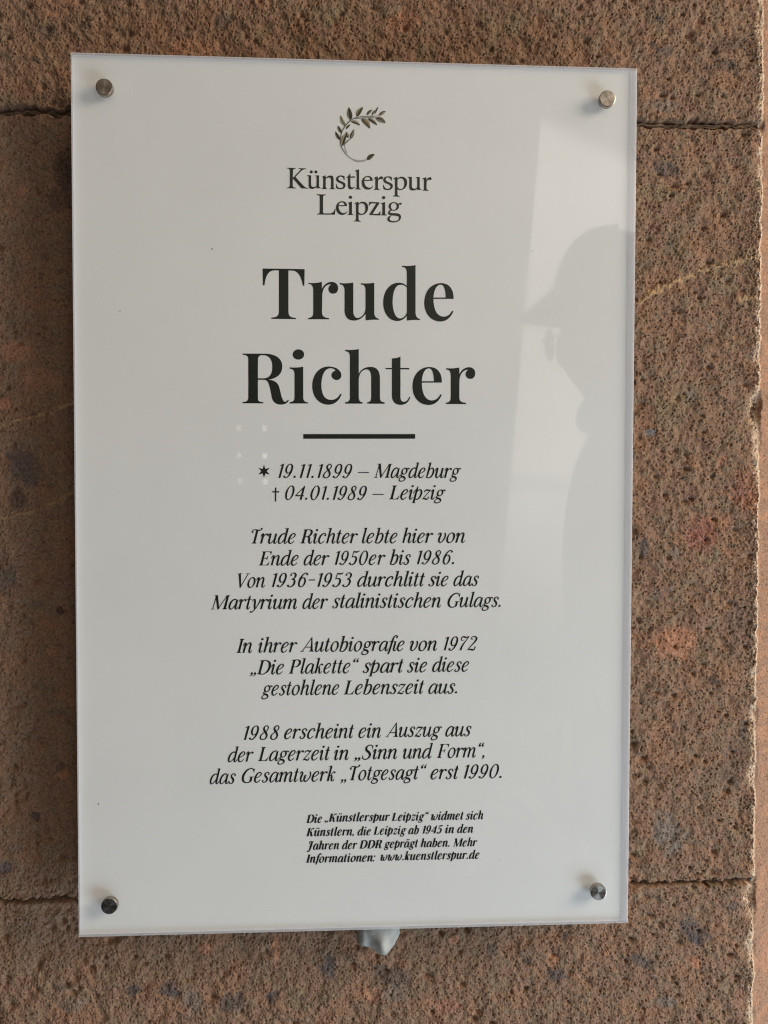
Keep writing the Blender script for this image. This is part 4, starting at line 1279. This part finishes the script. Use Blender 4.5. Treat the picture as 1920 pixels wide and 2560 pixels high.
# hands: palm and five separate, slightly curled fingers rooted in it
for wrist, hand, sg in ((12, LH, -1), (15, RH, 1)):
    pi = len(body)
    body.append((hand, 0.026))
    bed.append((wrist, pi))
    for k_, (ln_, off) in enumerate(((0.070, 0.030), (0.078, 0.010), (0.072, -0.010), (0.058, -0.030))):
        b0 = len(body)
        r0 = hand + face_dir * 0.02 + Vector((0, 0, off))
        for q, (fw, sd) in enumerate(((0.025, 0.0), (0.025 + ln_ * 0.45, 0.012), (0.02 + ln_ * 0.75, 0.032))):
            body.append((r0 + face_dir * fw + side * (sg * sd), 0.0085 - 0.0008 * q))
            bed.append((pi if q == 0 else b0 + q - 1, b0 + q))
    b0 = len(body)
    for q, (fw, sd, up) in enumerate(((0.005, 0.022, 0.03), (0.03, 0.035, 0.05), (0.055, 0.036, 0.058))):
        body.append((hand + face_dir * fw + side * (sg * sd) + Vector((0, 0, up)), 0.0095 - 0.0008 * q))
        bed.append((pi if q == 0 else b0 + q - 1, b0 + q))
skin('body', body, bed, M_SKIN, person)
skin('jacket', [(bp(-0.04, 0, 0.84), (0.16, 0.12)), (bp(-0.04, 0, 1.08), (0.15, 0.115)), (bp(0.0, 0, 1.31), (0.16, 0.130)), (bp(0.0, 0, 1.41), 0.104), (bp(0.004, 0, 1.52), 0.084),
                (bp(-0.05, 0.19, 1.38), 0.082), (bp(-0.03, 0.265, 1.10), 0.064), (LH - face_dir * 0.09, 0.044),
                (bp(-0.05, -0.19, 1.38), 0.082), (bp(-0.03, -0.265, 1.10), 0.064), (RH - face_dir * 0.09, 0.044)],
     [(0, 1), (1, 2), (2, 3), (3, 4), (2, 5), (5, 6), (6, 7), (2, 8), (8, 9), (9, 10)], M_JACKET, person)
skin('trousers', [(bp(0, 0, 0.93), (0.165, 0.14)), (bp(0, 0.10, 0.80), 0.105), (bp(0.02, 0.105, 0.48), 0.080), (bp(-0.01, 0.105, 0.10), 0.068),
                  (bp(0, -0.10, 0.80), 0.105), (bp(0.02, -0.105, 0.48), 0.080), (bp(-0.01, -0.105, 0.10), 0.068)],
     [(0, 1), (1, 2), (2, 3), (0, 4), (4, 5), (5, 6)], M_TROUSER, person)
for s_ in (0.11, -0.11):
    skin('shoe', [(bp(-0.07, s_, 0.045), 0.040), (bp(0.05, s_, 0.045), 0.044), (bp(0.17, s_, 0.035), 0.034)], [(0, 1), (1, 2)], M_SHOE, person)


# cap: six-panel crown pushed up at the front, stiff curved brim
def cap_mesh():
    bm = bmesh.new()
    n, rows = 32, []
    for r_ in range(9):
        t = r_ / 8 * math.pi / 2
        rows.append([bm.verts.new(bp(0.018 + 0.108 * math.cos(t) ** 0.75 * math.cos(a), 0.092 * math.cos(t) ** 0.75 * math.sin(a), 1.645 + (0.115 + 0.012 * math.cos(a)) * math.sin(t)))
                     for a in (2 * math.pi * i / n for i in range(n))])
    for A, B in zip(rows, rows[1:]):
        for i in range(n):
            bm.faces.new((A[i], A[(i + 1) % n], B[(i + 1) % n], B[i]))
    return bm


crown = bm_obj('cap', cap_mesh(), M_CAP, person, True)
bm = bmesh.new()
rows = []
for j in range(7):
    t = j / 6
    rows.append([bm.verts.new(bp(0.018 + (0.108 + 0.062 * t * math.cos(a) ** 0.6) * math.cos(a), 0.094 * math.sin(a), 1.668 - 0.040 * t + 0.012 * (1 - math.cos(a)) - 0.02 * t * math.sin(a) ** 2))
                 for a in (math.radians(-75 + 150 * i / 20) for i in range(21))])
for A, B in zip(rows, rows[1:]):
    for i in range(20):
        bm.faces.new((A[i], A[i + 1], B[i + 1], B[i]))
brim = bm_obj('brim', bm, M_CAP, crown, True)
sd_ = brim.modifiers.new('thick', 'SOLIDIFY')
sd_.thickness = 0.003
# glasses: bridge, two lenses, two temples
def rod(a, b_, r_):
    bm = bmesh.new()
    d = b_ - a
    bmesh.ops.create_cone(bm, cap_ends=True, segments=8, radius1=r_, radius2=r_, depth=d.length)
    bmesh.ops.transform(bm, matrix=Matrix.Translation((a + b_) / 2) @ d.to_track_quat('Z', 'Y').to_matrix().to_4x4(), verts=bm.verts)
    return bm


gl = bm_obj('glasses', rod(bp(0.130, -0.013, 1.580), bp(0.130, 0.013, 1.580), 0.002), M_DARK, person)
Mx = Matrix((face_dir.cross(Vector((0, 0, 1))), Vector((0, 0, 1)), face_dir)).transposed().to_4x4()
for s_ in (0.036, -0.036):
    bm = bmesh.new()
    bmesh.ops.create_cone(bm, cap_ends=True, segments=28, radius1=0.026, radius2=0.026, depth=0.003)
    bmesh.ops.transform(bm, matrix=Matrix.Translation(bp(0.122, s_, 1.576)) @ Mx, verts=bm.verts)
    bm_obj('lens', bm, M_LENS, gl)
    k_ = 1 if s_ > 0 else -1
    bm_obj('temple', rod(bp(0.129, 0.059 * k_, 1.580), bp(0.01, 0.090 * k_, 1.600), 0.002), M_DARK, gl)

# a few specks of dust on the clear sheet
bm = bmesh.new()
for a_, b_, r_ in ((530, 622, 0.0004), (300, 778, 0.0003), (246, 2010, 0.0004), (1330, 628, 0.00025), (1080, 1490, 0.0002), (1250, 2150, 0.0002)):
    p = on_plane(a_, b_)
    bmesh.ops.create_icosphere(bm, subdivisions=1, radius=r_, matrix=Matrix.Translation((p.x, -r_ * 0.2, p.z)) @ Matrix.Diagonal((1, 0.3, random.uniform(1.0, 2.0), 1)))
dust = bm_obj('dust', bm, simple('dust', (0.16, 0.14, 0.11), 0.9), cover)
dust['kind'] = 'stuff'
